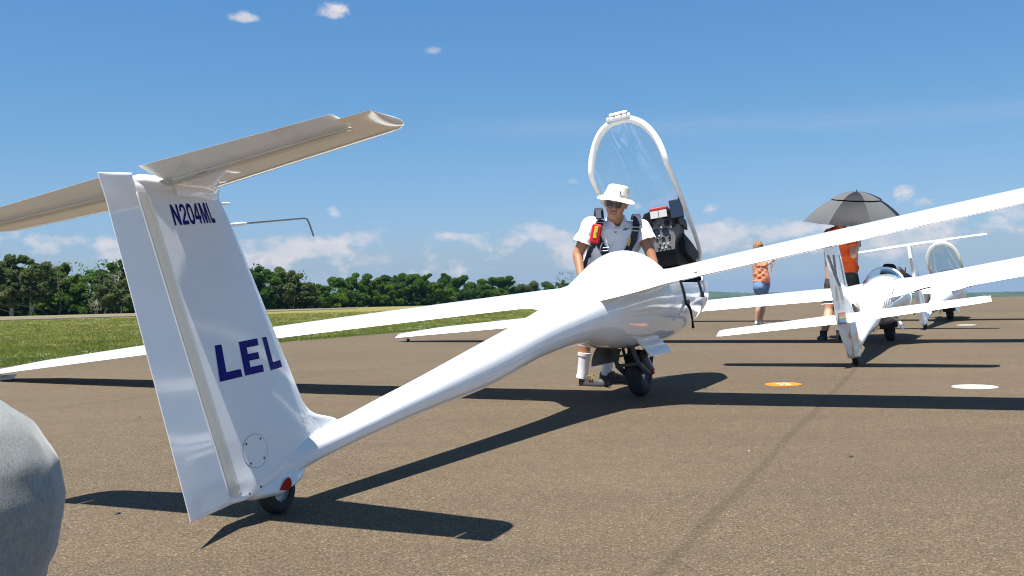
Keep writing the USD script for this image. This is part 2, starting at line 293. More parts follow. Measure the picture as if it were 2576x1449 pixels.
def foliage(name, a, b, tr=.52):
    N = {'g': ('geometry', {}), 'oi': ('object_info', {}), 'r': ('rgb_ramp', {'ramp': [(0., a), (1., b)]}), 'n': ('noise_texture', {'scale': .55, 'detail': 3.}), 'rn': ('rgb_ramp', {'ramp': [(.3, (.78, .82, .76)), (.7, (1.25, 1.22, 1.1))]}), 'm': ('mix', {'mix_type': 'multiply', 'fac': 1.}),
         'p': ('principled_bsdf', {'roughness': .55, 'specular_ior_level': .25}), 't': ('translucent_bsdf', {}), 'x': ('mix_closure', {'fac': tr})}
    L = [('g.random_per_island', 'r.fac'), ('g.position', 'n.vector'), ('n.fac', 'rn.fac'), ('r.color', 'm.color1'), ('rn.color', 'm.color2'), ('m.color', 'p.base_color'), ('m.color', 't.color'), ('p.BSDF', 'x.closure1'), ('t.BSDF', 'x.closure2')]
    return mat(name, N, L, 'x.closure')

def clear_pane(name, tint=(.95, .97, .98), rough=.01, ior=1.5):
    N = {'geo': ('geometry', {}), 'io': ('map_range', {'from_min': 0., 'from_max': 1., 'to_min': ior, 'to_max': 1 / ior}), 'f': ('fresnel', {}), 't': ('transparent_bsdf', {'color': tint}), 'g': ('glossy_bsdf', {'roughness': rough, 'color': (1, 1, 1)}), 'x': ('mix_closure', {})}
    return mat(name, N, [('geo.backfacing', 'io.value'), ('io.result', 'f.IOR'), ('f.fac', 'x.fac'), ('t.BSDF', 'x.closure1'), ('g.BSDF', 'x.closure2')], 'x.closure')

M_ = {}
M_['white'] = gelcoat('white_gelcoat', (.84, .84, .83)); M_['white2'] = gelcoat('older_white_gelcoat', (.72, .71, .68))
M_['frame'] = plain('canopy_frame_paint', (.74, .735, .71), .28); M_['tape'] = plain('seal_tape', (.60, .58, .50), .4); M_['zig'] = plain('turbulator_tape', (.66, .645, .58), .4)
M_['blue'] = plain('navy_lettering', (.004, .004, .165), .5, spec=.18); M_['greyletter'] = plain('slate_lettering', (.055, .068, .085), .35); M_['palegrey'] = plain('pale_grey_lettering', (.42, .42, .41), .35)
M_['red'] = plain('red_reflector', (.42, .010, .005), .6, spec=.15); M_['rubber'] = plain('tyre_rubber', (.018, .018, .018), .75, bump=.3, bscale=90.); M_['rim'] = plain('wheel_metal', (.45, .46, .47), .35, metal=.8)
M_['strut'] = plain('gear_strut_paint', (.075, .082, .088), .45, var=.2, scale=20.); M_['strut2'] = plain('gear_spring_paint', (.16, .17, .175), .38, var=.15); M_['doorin'] = plain('gear_door_inside', (.13, .13, .125), .6, var=.2, scale=9.)
M_['black'] = plain('cockpit_black', (.012, .012, .013), .6, var=.3, scale=15.); M_['panel'] = plain('instrument_face', (.20, .19, .175), .55, var=.12); M_['strap'] = plain('black_webbing', (.012, .015, .017), .8, bump=.4, bscale=400.)
M_['steel'] = plain('dull_steel', (.30, .29, .27), .35, metal=.9); M_['screw'] = plain('dark_screw', (.06, .06, .06), .5, metal=.5); M_['redcap'] = plain('red_cover', (.55, .03, .03), .5); M_['card'] = plain('white_card', (.70, .66, .60), .6); M_['screen'] = plain('dark_screen', (.022, .03, .05), .12, coat=.6)
M_['glass'] = clear_pane('canopy_glass', (.93, .955, .965)); M_['glass2'] = clear_pane('tinted_canopy_glass', (.62, .72, .75), ior=1.6)
M_['skin'] = plain('tanned_skin', (.36, .165, .085), .5, var=.12, scale=18.); M_['skin2'] = plain('fair_skin', (.50, .27, .17), .5, var=.1, scale=18.)
M_['shirt'] = plain('white_shirt_cloth', (.74, .75, .80), .85, bump=.5, bscale=14., bdist=.02); M_['hat'] = plain('cream_hat_cloth', (.66, .63, .55), .9, bump=.4, bscale=22., bdist=.012); M_['shades'] = plain('dark_lenses', (.01, .01, .012), .06, coat=1.)
M_['harness'] = plain('navy_harness', (.016, .02, .045), .7, bump=.3, bscale=120.); M_['pouch'] = plain('red_pouch', (.50, .012, .02), .45, bump=.3, bscale=40.); M_['yellow'] = plain('yellow_tab', (.75, .46, .01), .5); M_['buckle'] = plain('buckle_metal', (.6, .6, .58), .3, metal=.8)
M_['shorts'] = plain('pale_shorts', (.50, .48, .42), .9); M_['sock'] = plain('white_sock', (.74, .72, .76), .95, bump=.3, bscale=160., bdist=.0015); M_['shoe'] = plain('grey_running_shoe', (.05, .052, .05), .7, var=.35, scale=30.); M_['sole'] = plain('shoe_sole', (.07, .07, .07), .7); M_['lace'] = plain('ochre_laces', (.22, .13, .03), .8); M_['rust'] = plain('rust_shoe_mark', (.30, .075, .035), .6)
M_['orange'] = plain('orange_shirt_cloth', (.78, .10, .012), .85, bump=.5, bscale=12., bdist=.02); M_['olive'] = plain('dark_olive_shorts', (.035, .036, .026), .85, var=.4, scale=14.); M_['darkshoe'] = plain('dark_shoe', (.02, .02, .03), .7)
M_['coral'] = plain('coral_top_cloth', (.76, .24, .125), .85, var=.22, scale=40., bump=.6, bscale=16., bdist=.02); M_['denim'] = plain('denim_cloth', (.12, .21, .36), .85, var=.4, scale=16.); M_['hair'] = plain('dark_blond_hair', (.22, .125, .05), .55, var=.6, scale=40., bump=.8, bscale=60., bdist=.02); M_['hair2'] = plain('grey_hair', (.25, .22, .19), .6, var=.3, scale=40.)
M_['navyhat'] = plain('navy_hat_cloth', (.010, .011, .022), .9, bump=.4, bscale=30.); M_['mauve'] = plain('mauve_sleeve', (.20, .14, .17), .85)
M_['umb1'] = plain('silver_grey_umbrella', (.10, .103, .104), .55, spec=.3, bump=.25, bscale=9., bdist=.02); M_['umb2'] = plain('charcoal_umbrella', (.014, .015, .020), .6, spec=.2, bump=.25, bscale=9., bdist=.02); M_['umb3'] = plain('black_umbrella', (.012, .013, .022), .5)
M_['orangedisc'] = plain('orange_marker', (.72, .17, .006), .6); M_['whitemark'] = plain('white_marker', (.42, .40, .355), .7, var=.1, scale=30.); M_['paper'] = plain('white_paper', (.8, .8, .8), .7); M_['lips'] = plain('lips', (.30, .08, .06), .5); M_['teeth'] = plain('teeth', (.75, .72, .65), .3)
M_['bark'] = plain('pale_bark', (.44, .40, .33), .9, var=.5, scale=3.); M_['bark2'] = plain('dark_bark', (.085, .070, .052), .9, var=.4, scale=3.); M_['clover'] = plain('clover_white', (.62, .60, .52), .8)
M_['leaf1'] = foliage('mid_green_leaves', (.075, .15, .02), (.20, .32, .055)); M_['leaf2'] = foliage('bright_green_leaves', (.10, .17, .02), (.22, .30, .05)); M_['leaf3'] = foliage('grey_green_leaves', (.11, .15, .055), (.26, .31, .13)); M_['leaf4'] = foliage('dark_green_leaves', (.055, .115, .02), (.15, .235, .045)); M_['blade'] = foliage('grass_blades', (.10, .135, .025), (.27, .235, .085), .4)
M_['asphalt'] = asphalt(); M_['grass'] = grass_ground()
M_['road'] = plain('road_surface', (.125, .10, .074), .9, var=.1, scale=.6)
M_['soil'] = plain('hill_woods', (.03, .055, .02), .95, var=.4, scale=.01)
def water():
    N = {'geo': ('geometry', {}), 'n': ('noise_texture', {'scale': .05, 'detail': 4.}), 'b': ('bump', {'strength': .4, 'distance': 1.}), 'p': ('principled_bsdf', {'base_color': (.03, .06, .08), 'roughness': .12, 'ior': 1.33})}
    return mat('lake_water', N, [('geo.position', 'n.vector'), ('n.fac', 'b.height'), ('b.normal', 'p.normal')], 'p.BSDF')
M_['water'] = water()
def heather():
    N = {'tc': ('texture_coordinate', {}), 'mp': ('mapping', {'scale': (420., 420., 34.)}), 'n': ('noise_texture', {'scale': 1., 'detail': 5., 'roughness': .75}), 'r': ('rgb_ramp', {'ramp': [(.3, (.115, .125, .12)), (.7, (.27, .29, .285))]}),
         'n2': ('noise_texture', {'scale': 420., 'detail': 2.}), 'b': ('bump', {'strength': .25, 'distance': .0015}), 'p': ('principled_bsdf', {'roughness': .95, 'sheen_weight': .3, 'sheen_roughness': .4})}
    return mat('grey_heather_cloth', N, [('tc.object', 'mp.vector'), ('mp.vector', 'n.vector'), ('n.fac', 'r.fac'), ('r.color', 'p.base_color'), ('tc.object', 'n2.vector'), ('n2.fac', 'b.height'), ('b.normal', 'p.normal')], 'p.BSDF')
M_['heather'] = heather(); M_['greypants'] = plain('dark_grey_trousers', (.15, .15, .145), .95, var=.35, scale=25., bump=.6, bscale=60., bdist=.006)
# ------------------------------------------------------------------ ground, apron, road, lake, hills
def ground_z(X, Y):
    u = X / np.maximum(Y, 1.); w = smoothstep(-.02, .12, u)
    left = -.0136 * np.maximum(Y - 58., 0); right_ = -.055 * np.maximum(Y - 44., 0) - .012 * np.maximum(Y - 41.5, 0)
    z = np.where(Y > 0, left * (1 - w) + right_ * w, 0.)
    dip = np.where(Y > 42, 0, 0) - .03
    return np.maximum(z, -95.) + dip * (1 - smoothstep(42, 60, Y))
rr = np.concatenate([[0.], np.geomspace(1.2, 60, 60), np.geomspace(66, 3380, 60)])
aa = np.radians(np.concatenate([np.linspace(-40, 40, 161), np.linspace(45, 315, 55)]))
GX, GY = np.outer(rr, np.sin(aa)), np.outer(rr, np.cos(aa))
G = np.stack([GX, GY, ground_z(GX, GY)], -1)
n_, k_ = G.shape[:2]
single('ground', tm(G.reshape(-1, 3), grid_faces(n_, k_)[:, ::-1]), M_['grass'], 'mown green and straw coloured airfield grass', 'grass field', kind='structure', smooth=True)

EDGE = [gnd(-420, 970), gnd(-150, 941), gnd(27, 922), gnd(366, 888), gnd(711, 860), gnd(1000, 836), gnd(1275, 813)]
ed = EDGE[-1] - EDGE[-3]; ed /= np.linalg.norm(ed); t42 = (41.6 - EDGE[-1][1]) / ed[1]
ap = [tuple(p[:2]) for p in EDGE] + [tuple((EDGE[-1] + ed * t42)[:2])] + [(60., 40.3), (60., -20.), (-30., -20.), (-30., EDGE[0][1] - 4)]
# the grass edge of the asphalt is a little ragged
ring = np.array(LineString(ap[:8]).segmentize(.22).coords); jit = (meshkit.fbm(np.c_[ring * 1.7, np.zeros(len(ring))], 4, 3) - .5) * .28
ring[1:-1, 0] += jit[1:-1]
apron = Polygon(list(map(tuple, ring)) + ap[8:])
am = extrude_xy(apron, .03); am.apply_translation([0, 0, -.03])
single('apron', am, M_['asphalt'], kind='structure', smooth=False)

near = [gnd(-700, 817), gnd(-50, 807.5), gnd(340, 795.8), gnd(745, 781.6), gnd(900, 776)]; far = [gnd(900, 773.4), gnd(745, 778.6), gnd(340, 790.3), gnd(-50, 800.5), gnd(-700, 811)]
rm = extrude_xy(Polygon([tuple(p[:2]) for p in near + far]), .05); rm.apply_translation([0, 0, -.035])
single('road', rm, M_['road'], kind='structure', smooth=False)

wv = np.array([[-200, 300], [3400, 300], [3400, 3060], [-200, 3060]], float)
single('lake', tm(np.c_[wv, np.full(4, -55.)], [[0, 1, 2, 3]]), M_['water'], 'pale blue lake beyond the apron', 'lake', kind='structure', smooth=False)
# far wooded shore: a ridge whose crest falls from left to right as in the photograph
uu = np.linspace(-.02, .75, 260); D = 3000 + 250 * np.sin(uu * 9)
crest_px = 734.2 + 1.5 * np.sin(uu * 31) + .9 * np.sin(uu * 83 + 1) + np.interp(uu, [-.02, .2, .3, .52, .75], [2, -.6, 1.2, 1., 2])
cx = WPX / 2 + FPX * uu
cz = np.array([at(x, y, d)[2] for x, y, d in zip(cx, crest_px, D)]); tree = 5 * (meshkit.fbm(np.c_[uu * 400, uu * 0, uu * 0], 3, 5) - .5)
rows = []
for k, (dd, zf) in enumerate([(-180, 0), (-90, .72), (0, 1.), (500, .6), (900, 0)]):
    z = -55.5 + (cz + 55.5 + (tree if zf > .5 else 0)) * zf; d2 = D + dd
    rows.append(np.stack([uu * d2, d2, z], -1))
single('hills', sheet(np.array(rows)[:, ::-1]), M_['soil'], 'low blue-green wooded shore across the lake', 'far shore', kind='structure', smooth=True)

# ------------------------------------------------------------------ trees
def leaf_quads(P, size, r, up=.45):
    """One small bent leaf clump (two triangles) at each point."""
    n = len(P); d = r.normal(size=(n, 3)); d[:, 2] += up; d /= np.linalg.norm(d, axis=1, keepdims=True); a = np.cross(d, r.normal(size=(n, 3))); a /= np.linalg.norm(a, axis=1, keepdims=True) + 1e-9; b = np.cross(d, a)
    s = size * r.uniform(.55, 1.35, (n, 1)); w = s * r.uniform(.45, .8, (n, 1))
    q = np.stack([P - a * s, P + b * w + d * s * .25, P + a * s, P - b * w + d * s * .25], 1)
    return q.reshape(-1, 3), (np.arange(n)[:, None] * 4 + np.array([0, 1, 2, 3]))
def limb(p0, d, L, r0, r, n=7, wander=.18, gravity=.0):
    pts = [np.array(p0, float)]; d = np.array(d, float) / np.linalg.norm(d)
    for k in range(n - 1):
        d = d + r.normal(size=3) * wander; d[2] += gravity; d /= np.linalg.norm(d); pts.append(pts[-1] + d * L / (n - 1))
    return np.array(pts), np.linspace(r0, r0 * .35, n)
def tree(seed, H, W, kind, leaf, bark, dens=1., low=.12, stems=1, leafsize=.21, bare=False, lean=0.):
    """-> (trunk mesh, crown mesh). kind: round, loose, column."""
    r = np.random.default_rng(seed); wood = []; centres = []
    for s in range(stems):
        base = np.array([r.normal() * .35 * (stems > 1), r.normal() * .35 * (stems > 1), -.3]); d0 = np.array([r.normal() * .13 + lean, r.normal() * .1, 1.])
        tp, tr = limb(base, d0, H * (.86 if not bare else .95) * r.uniform(.85, 1.05 if s == 0 else .95), .055 + .0115 * H, r, 10, .07, .02)
        wood.append(tube(tp, tr, 7)); nb = int((16 if not bare else 14) + H * .8)
        for b in range(nb):
            f = r.uniform(.10 if not bare else .3, .97); i = f * 9; k = int(i); p = tp[k] + (tp[min(k + 1, 9)] - tp[k]) * (i - k)
            ang = r.uniform(0, 2 * np.pi); el = r.uniform(.15, .9) if kind != 'column' else r.uniform(.7, 1.3)
            L = W * .5 * r.uniform(.55, 1.05) * math.sqrt(max(.12, 1 - ((f - .5) / .62) ** 2))
            bp, br = limb(p, [math.cos(ang), math.sin(ang), math.tan(min(el, 1.35)) if kind == 'column' else el], L, .02 + .03 * (1 - f) * H / 10, r, 6, .22, .04)
            wood.append(tube(bp, br, 5)); centres += [(bp[-1], 1.), (bp[3], .75), (bp[4], .9)]
            if bare or kind == 'loose':
                for q in range(3 if bare else 2):
                    sp, sr = limb(bp[r.integers(2, 5)], r.normal(size=3) + [0, 0, .6], L * .45, .012, r, 4, .3); wood.append(tube(sp, sr, 4)); centres.append((sp[-1], .8))
        centres.append((tp[-1], .7)); centres.append((tp[-2], .9))
    if bare: return cat(*wood), None
    P = []
    for c, s in centres:
        if c[2] < H * low: continue
        rad = W * r.uniform(.045, .125) * s * (.8 if kind == 'loose' else 1.); n = int(dens * 105 * (rad / .6) ** 1.7) + 10
        q = r.normal(size=(n, 3)); q /= np.linalg.norm(q, axis=1, keepdims=True); q *= (r.uniform(.25, 1, (n, 1)) ** .45) * rad * np.array([1.15, 1.15, .72])
        P.append(c + q)
    if kind != 'loose':                      # fill of the lower and inner crown
        n = int(dens * 210 * H / 8); a = r.uniform(0, 2 * np.pi, n); h = r.uniform(low, .92, n) * H; rad = W * .5 * np.sqrt(np.clip(1 - ((h / H - .45) / .56) ** 2, .05, 1)) * r.uniform(.3, 1., n) ** .5
        q = np.stack([np.cos(a) * rad, np.sin(a) * rad, h], 1); q = q[meshkit.noise(q * .9 + seed * 7.3, 2) > .38]; P.append(q)
    v, f = leaf_quads(np.vstack(P), leafsize, r)
    return cat(*wood), tm(v, f)
def plant_tree(name, label, px, base, top, W, kind, leaf, bark, seed, group=None, Y=None, **k):
    """Stands a tree so that its foot and top come where they are seen; the distance follows from the ground's slope."""
    fr = k.pop('front', 0); Y0 = Y
    if Y is None: Y = -fr + np.interp(px, [0, 330, 680, 900, 1150, 1450], [170, 182, 215, 250, 290, 330])
    p = at(px, base, Y); z = float(ground_z(np.array(p[0]), np.array(p[1]))); H = max(1.2, at(px, top, Y)[2] - z)
    t = thing(name, label, 'tree' if name != 'shrub' else 'shrub', loc=[p[0], p[1], z], group=group)
    wood, crown = tree(seed, H, W, kind, leaf, bark, **k)
    part(t, 'trunk', wood, M_[bark], smooth=True)
    if crown is not None: part(t, 'crown', crown, M_[leaf], smooth=False)
S = 0
TREES = [  # name, label, px, base, top, width, kind, leaf, bark, extra
 ('birch_tree', 'tall loose-crowned tree with pale forked trunks at the left edge of the wood', 30, 795, 634, 8., 'loose', 'leaf3', 'bark', dict(front=9, stems=3, dens=1., low=.16)),
 ('birch_tree', 'loose tree with ragged spire tops left of the gap in the wood', 85, 795, 630, 7., 'loose', 'leaf3', 'bark', dict(front=9, stems=2, dens=1., low=.2, lean=.08)),
 ('dead_tree', 'bare grey twiggy tree rising left of the bright green tree', 150, 793, 655, 5., 'loose', 'leaf3', 'bark2', dict(front=9, bare=True)),
 ('maple_tree', 'bright green full tree in the middle of the left wood', 182, 793, 648, 8.5, 'round', 'leaf2', 'bark2', dict(dens=1.25, low=.08)),
 ('maple_tree', 'dark green full tree behind the bright green one', 120, 794, 680, 8., 'round', 'leaf1', 'bark2', dict(dens=1.2, low=.06)),
 ('dead_tree', 'slender bare tree with upright twigs before the dark dome-shaped tree', 238, 791, 645, 4., 'column', 'leaf3', 'bark2', dict(front=9, bare=True)),
 ('oak_tree', 'dark dome-shaped tree beside the glider rudder', 285, 790, 640, 8., 'round', 'leaf4', 'bark2', dict(dens=1.5, low=.15)),
 ('oak_tree', 'dark tree just hidden by the glider rudder', 335, 789, 645, 8., 'round', 'leaf4', 'bark2', dict(dens=1.3, low=.15)),
 ('willow_tree', 'grey-green rounded tree below the dark dome-shaped tree', 262, 790, 690, 7., 'round', 'leaf3', 'bark', dict(front=9, dens=1.1, low=.1)),
 ('dead_tree', 'pale leafless tree with crooked white branches by the rudder edge', 305, 788, 672, 6., 'loose', 'leaf3', 'bark', dict(front=9, bare=True)),
 ('dead_tree', 'short pale snag with bare forked limbs at the foot of the wood', 243, 789, 745, 4., 'loose', 'leaf3', 'bark', dict(front=9, bare=True)),
 ('maple_tree', 'mid green tree hidden behind the fin', 420, 786, 650, 9., 'round', 'leaf1', 'bark2', dict(dens=.8)),
 ('oak_tree', 'dark tree just right of the fin above the wing', 632, 779, 652, 8., 'round', 'leaf4', 'bark2', dict(dens=1.2)),
 ('maple_tree', 'flat-topped green tree right of the fin', 668, 778, 672, 9., 'round', 'leaf1', 'bark2', dict(dens=1.2)),
 ('willow_tree', 'rounded grey-green tree with pale trunks standing taller than its right neighbours', 735, 777, 672, 9.5, 'round', 'leaf3', 'bark', dict(front=9, dens=1.3, low=.18, stems=2)),
 ('birch_tree', 'thin pale tree with leaning trunks right of the rounded grey-green tree', 783, 777, 706, 6., 'loose', 'leaf3', 'bark', dict(front=9, stems=2, dens=1.)),
 ('maple_tree', 'small bright tree in the dip of the tree line', 820, 776, 710, 7., 'round', 'leaf1', 'bark2', dict(dens=1.2)),
 ('oak_tree', 'domed tree with a pointed top in the far tree line', 895, 775, 690, 12., 'round', 'leaf1', 'bark2', dict(dens=1.5)),
 ('maple_tree', 'low light green tree before the far tree line', 950, 775, 712, 9., 'round', 'leaf2', 'bark2', dict(dens=1.2)),
 ('oak_tree', 'low dark tree right of the domed tree', 1000, 774, 704, 11., 'round', 'leaf4', 'bark2', dict(dens=1.4)),
 ('maple_tree', 'broad mid green tree over the left wing', 1050, 772, 702, 13., 'round', 'leaf1', 'bark2', dict(dens=1.5)),
 ('maple_tree', 'bright low tree in front of the broad tree over the wing', 1092, 771, 716, 10., 'round', 'leaf2', 'bark2', dict(dens=1.3)),
 ('oak_tree', 'dark broad tree left of the small conifer', 1150, 770, 703, 13., 'round', 'leaf4', 'bark2', dict(dens=1.5)),
 ('maple_tree', 'even-topped tree between the broad tree and the conifer', 1195, 769, 708, 11., 'round', 'leaf1', 'bark2', dict(dens=1.4)),
 ('spruce_tree', 'narrow dark conifer standing in the far tree line', 1238, 768, 692, 5., 'column', 'leaf4', 'bark2', dict(dens=1.3)),
 ('oak_tree', 'rounded tree just right of the small conifer', 1272, 768, 690, 11., 'round', 'leaf1', 'bark2', dict(dens=1.5)),
 ('maple_tree', 'low grey-green tree near the right end of the tree line', 1320, 767, 708, 12., 'round', 'leaf3', 'bark2', dict(dens=1.4)),
 ('maple_tree', 'last low tree of the line before the fuselage', 1370, 766, 712, 12., 'round', 'leaf1', 'bark2', dict(dens=1.4)),
 ('poplar_tree', 'loose upright tree just left of the man in the hat', 1425, 766, 671, 9., 'round', 'leaf3', 'bark2', dict(dens=1., low=.3)),
 ('poplar_tree', 'paler tree behind the fuselage hump left of the man', 1400, 766, 700, 8., 'round', 'leaf3', 'bark2', dict(dens=1.1)),
]
for i, (nm, lb, px, b, tp, W, kd, lf, bk, kw) in enumerate(TREES): plant_tree(nm, lb, px, b, tp, W, kd, lf, bk, 100 + i, **kw)
SHR = [(px, 0) for px in (-15, 22, 60, 96, 132, 160, 205, 225, 258, 290, 318)] + [(px, 1) for px in (640, 690, 715, 760, 800, 850, 870, 925, 975, 1025, 1075, 1120, 1175, 1220, 1255, 1300, 1345, 1390)]
for i, (px, w) in enumerate(SHR):
    bs = np.interp(px, [0, 330, 640, 900, 1150, 1400], [796, 789, 778.5, 775.5, 770.5, 766])
    plant_tree('shrub', 'leafy shrub at the foot of the left wood' if w == 0 else 'leafy shrub at the foot of the far tree line', px, bs, bs - (44 + 20 * math.sin(i * 2.3)) * (1 if w == 0 else .66), 6.5 if w == 0 else 9., 'round', ['leaf1', 'leaf2', 'leaf4'][i % 3], 'bark2', 300 + i,
               group='shrubs at the foot of the left wood' if w == 0 else 'shrubs at the foot of the far tree line', dens=.9, low=.02, Y=np.interp(px, [0, 330, 680, 900, 1150, 1450], [168, 180, 212, 247, 287, 327]))
# the depth of the wood behind the trees one can tell apart
r = np.random.default_rng(55); P = []
for k in range(46):
    px = r.uniform(-60, 1420) if k > 16 else r.uniform(-60, 430)
    if 430 < px < 600: continue
    Y = np.interp(px, [0, 330, 680, 900, 1150, 1450], [170, 182, 215, 250, 290, 330]) + r.uniform(8, 20)
    top = np.interp(px, [0, 100, 170, 330, 620, 760, 820, 1000, 1300, 1420], [668, 672, 690, 672, 690, 705, 720, 718, 716, 722]) + r.uniform(-6, 10)
    p = at(px, 790, Y); z = float(ground_z(p[0], p[1])); H = at(px, top, Y)[2] - z; n = int(420 * H / 8)
    q = r.normal(size=(n, 3)); q /= np.linalg.norm(q, axis=1, keepdims=True); q *= r.uniform(.4, 1, (n, 1)) ** .4 * np.array([H * .46, H * .46, H * .52]); q += [p[0], p[1], z + H * .49]; P.append(q)
for k in range(170):                          # undergrowth that closes the foot of the wood
    px = r.uniform(-80, 1440); Y = np.interp(px, [0, 330, 680, 900, 1150, 1450], [170, 182, 215, 250, 290, 330]) + r.uniform(3, 9); p = at(px, 790, Y); z = float(ground_z(p[0], p[1])); n = 150
    q = r.normal(size=(n, 3)); q /= np.linalg.norm(q, axis=1, keepdims=True); q *= r.uniform(.3, 1, (n, 1)) ** .4 * np.array([3., 2., 2.1]) * r.uniform(.8, 1.2); q += [p[0], p[1], z + 1.0]; P.append(q)
v, f = leaf_quads(np.vstack(P), .38, r)
single('woodland', tm(v, f), M_['leaf1'], 'dense wood behind the front row of trees', 'wood', kind='stuff', smooth=False)

# ------------------------------------------------------------------ grass blades and clover on the field next to the apron
def instancer(name, protos, P, yaw, sc, idx, label, cat_):
    p = '/World/' + uname('/World', name); pi = UsdGeom.PointInstancer.Define(stage, p); tag(pi.GetPrim(), label, cat_, kind='stuff')
    paths = []
    for i, (mesh, mt) in enumerate(protos):
        g = usdkit.mesh(stage, f'{p}/tuft_{i:03d}' if i else f'{p}/tuft', mesh, mt, smooth=False); paths.append(g.GetPath())
    pi.CreatePrototypesRel().SetTargets(paths); pi.CreatePositionsAttr(Vt.Vec3fArray.FromNumpy(np.asarray(P, np.float32))); pi.CreateProtoIndicesAttr(Vt.IntArray.FromNumpy(np.asarray(idx, np.int32)))
    q = np.zeros((len(P), 4), np.float32)
    pi.CreateOrientationsAttr(Vt.QuathArray([Gf.Quath(float(math.cos(a / 2)), 0., 0., float(math.sin(a / 2))) for a in yaw])); pi.CreateScalesAttr(Vt.Vec3fArray.FromNumpy(np.repeat(np.asarray(sc, np.float32)[:, None], 3, 1)))
def tuft(seed, n=16, h=.075, spread=.13):
    r = np.random.default_rng(seed); V, Fc = [], []
    for k in range(n):
        b = np.array([*(r.normal(size=2) * spread), -.01]); a = r.uniform(0, 2 * np.pi); s = np.array([math.cos(a), math.sin(a), 0]) * .005; l = np.array([*(r.normal(size=2) * .035), h * r.uniform(.5, 1.2)])
        i = len(V); V += [b - s, b + s, b + l * .6 + s * .7, b + l]; Fc += [[i, i + 1, i + 2], [i, i + 2, i + 3]]
    return tm(V, Fc)
r = np.random.default_rng(21); ap2 = Polygon(ap); edge_line = LineString([tuple(p[:2]) for p in EDGE] + [tuple((EDGE[-1] + ed * t42)[:2])])
C = []
while len(C) < 15000:
    Y = 12.5 + 33 * r.uniform() ** 1.7; X = r.uniform(-.56, .08) * Y
    if not apron.contains(Point(X, Y)): C.append((X, Y, float(ground_z(np.array(X), np.array(Y)))))
E2 = []
for k in range(3400):                         # thicker along the edge of the asphalt
    p = edge_line.interpolate(r.uniform(4, edge_line.length)); X, Y = p.x - abs(r.normal()) * .22 + .05, p.y + abs(r.normal()) * .14
    E2.append((X, Y, -.02))
C = np.array(C + E2)
instancer('grass', [(tuft(1, 18, .040), M_['blade']), (tuft(2, 16, .032), M_['blade']), (tuft(3, 14, .055), M_['blade'])], C, r.uniform(0, 6.28, len(C)), r.uniform(.7, 1.5, len(C)), r.integers(0, 3, len(C)), 'short uneven grass blades along and beyond the apron edge', 'grass')
def flower(seed):
    r2 = np.random.default_rng(seed); return cat(*[trimesh.creation.icosphere(1, .0048 * r2.uniform(.8, 1.2)).apply_translation([*(r2.normal(size=2) * .12), .035 + .02 * r2.uniform()]) for k in range(5)])
Cl = C[r.permutation(len(C))]; sel = meshkit.noise(Cl * [.6, .35, 0], 4) > .50; Cl = Cl[sel][:420]
instancer('clover', [(flower(1), M_['clover']), (flower(2), M_['clover'])], Cl, r.uniform(0, 6.28, len(Cl)), r.uniform(.6, 1.2, len(Cl)), r.integers(0, 2, len(Cl)), 'white clover heads scattered through the grass', 'clover')

# ------------------------------------------------------------------ sailplanes
def body_frame(tail_px, main_px, bank, heading=None):
    a, b = gnd(*tail_px), gnd(*main_px); d = b - a; hd = math.atan2(d[0], d[1]) if heading is None else math.radians(heading); k = math.radians(bank)
    e1 = np.array([math.sin(hd), math.cos(hd), 0]); lf = np.array([-e1[1], e1[0], 0]); e2 = lf * math.cos(k) - np.array([0, 0, 1.]) * math.sin(k); e3 = np.cross(e1, e2)
    Mx = np.eye(4); Mx[:3, 0], Mx[:3, 1], Mx[:3, 2], Mx[:3, 3] = e1, e2, e3, b; return Mx       # x forward, y left, z up, origin under the main wheel

FX = np.array([-4.30, -4.1, -3.9, -3.2, -2.4, -1.7, -1.1, -.6, -.1, .4, .9, 1.3, 1.6, 1.72, 1.765])
FT = np.array([.245, .25, .262, .37, .519, .65, .78, .942, 1.084, 1.122, 1.082, 1.000, .885, .805, .745])
FB = np.array([.082, .10, .143, .229, .298, .406, .445, .394, .361, .366, .425, .515, .60, .66, .715])
FW = np.array([.034, .050, .070, .090, .11, .139, .196, .264, .316, .324, .306, .255, .155, .085, .012])
zT, zB, hW = Pchip(FX, FT), Pchip(FX, FB), Pchip(FX, FW)
def fus_ring(x, n=72, inset=0., pw=2.15):
    th = np.arange(n) * 2 * np.pi / n; t, b, w = zT(x) - inset, zB(x) + inset, max(hW(x) - inset, .004); a, h = (t + b) / 2, max((t - b) / 2, .004); c, s = np.cos(th), np.sin(th); e = 2 / pw
    return np.stack([np.full(n, x), w * np.sign(c) * abs(c) ** e, a + h * np.sign(s) * abs(s) ** e], 1)
def fus_y(x, z, inset=0.):
    t, b, w = zT(x) - inset, zB(x) + inset, hW(x) - inset; a, h = (t + b) / 2, (t - b) / 2; q = np.clip(abs((z - a) / h), 0, .9999)
    return w * (1 - q ** 2.15) ** (1 / 2.15)
SILL_X = [.0, .17, 1.0, 1.2, 1.36, 1.46]; SILL_Z = [1.3, .80, .80, .835, .90, .955]
def fuselage(cut=True):
    xs = np.concatenate([np.linspace(-4.30, 1.45, 190), 1.765 - (1.765 - 1.45) * (1 - np.linspace(0, 1, 28)[1:]) ** 1.6])
    f = loft([fus_ring(x) for x in xs])
    if not cut: return f
    body = to_m(weld(f))
    pz = Polygon([(-.30, 1.4), (-.125, 1.085), (.15, .80), (1.0, .80), (1.2, .835), (1.36, .90), (1.47, .965), (1.6, 1.4)])
    top = m3.CrossSection([np.array(pz.exterior.coords)[:-1]]).extrude(2.).translate([0, 0, -1.]).rotate([90, 0, 0])
    cav = to_m(weld(loft([fus_ring(x, 60, .022) for x in np.linspace(-.42, 1.42, 70)])))
    return weld(from_m((body - top) - cav))

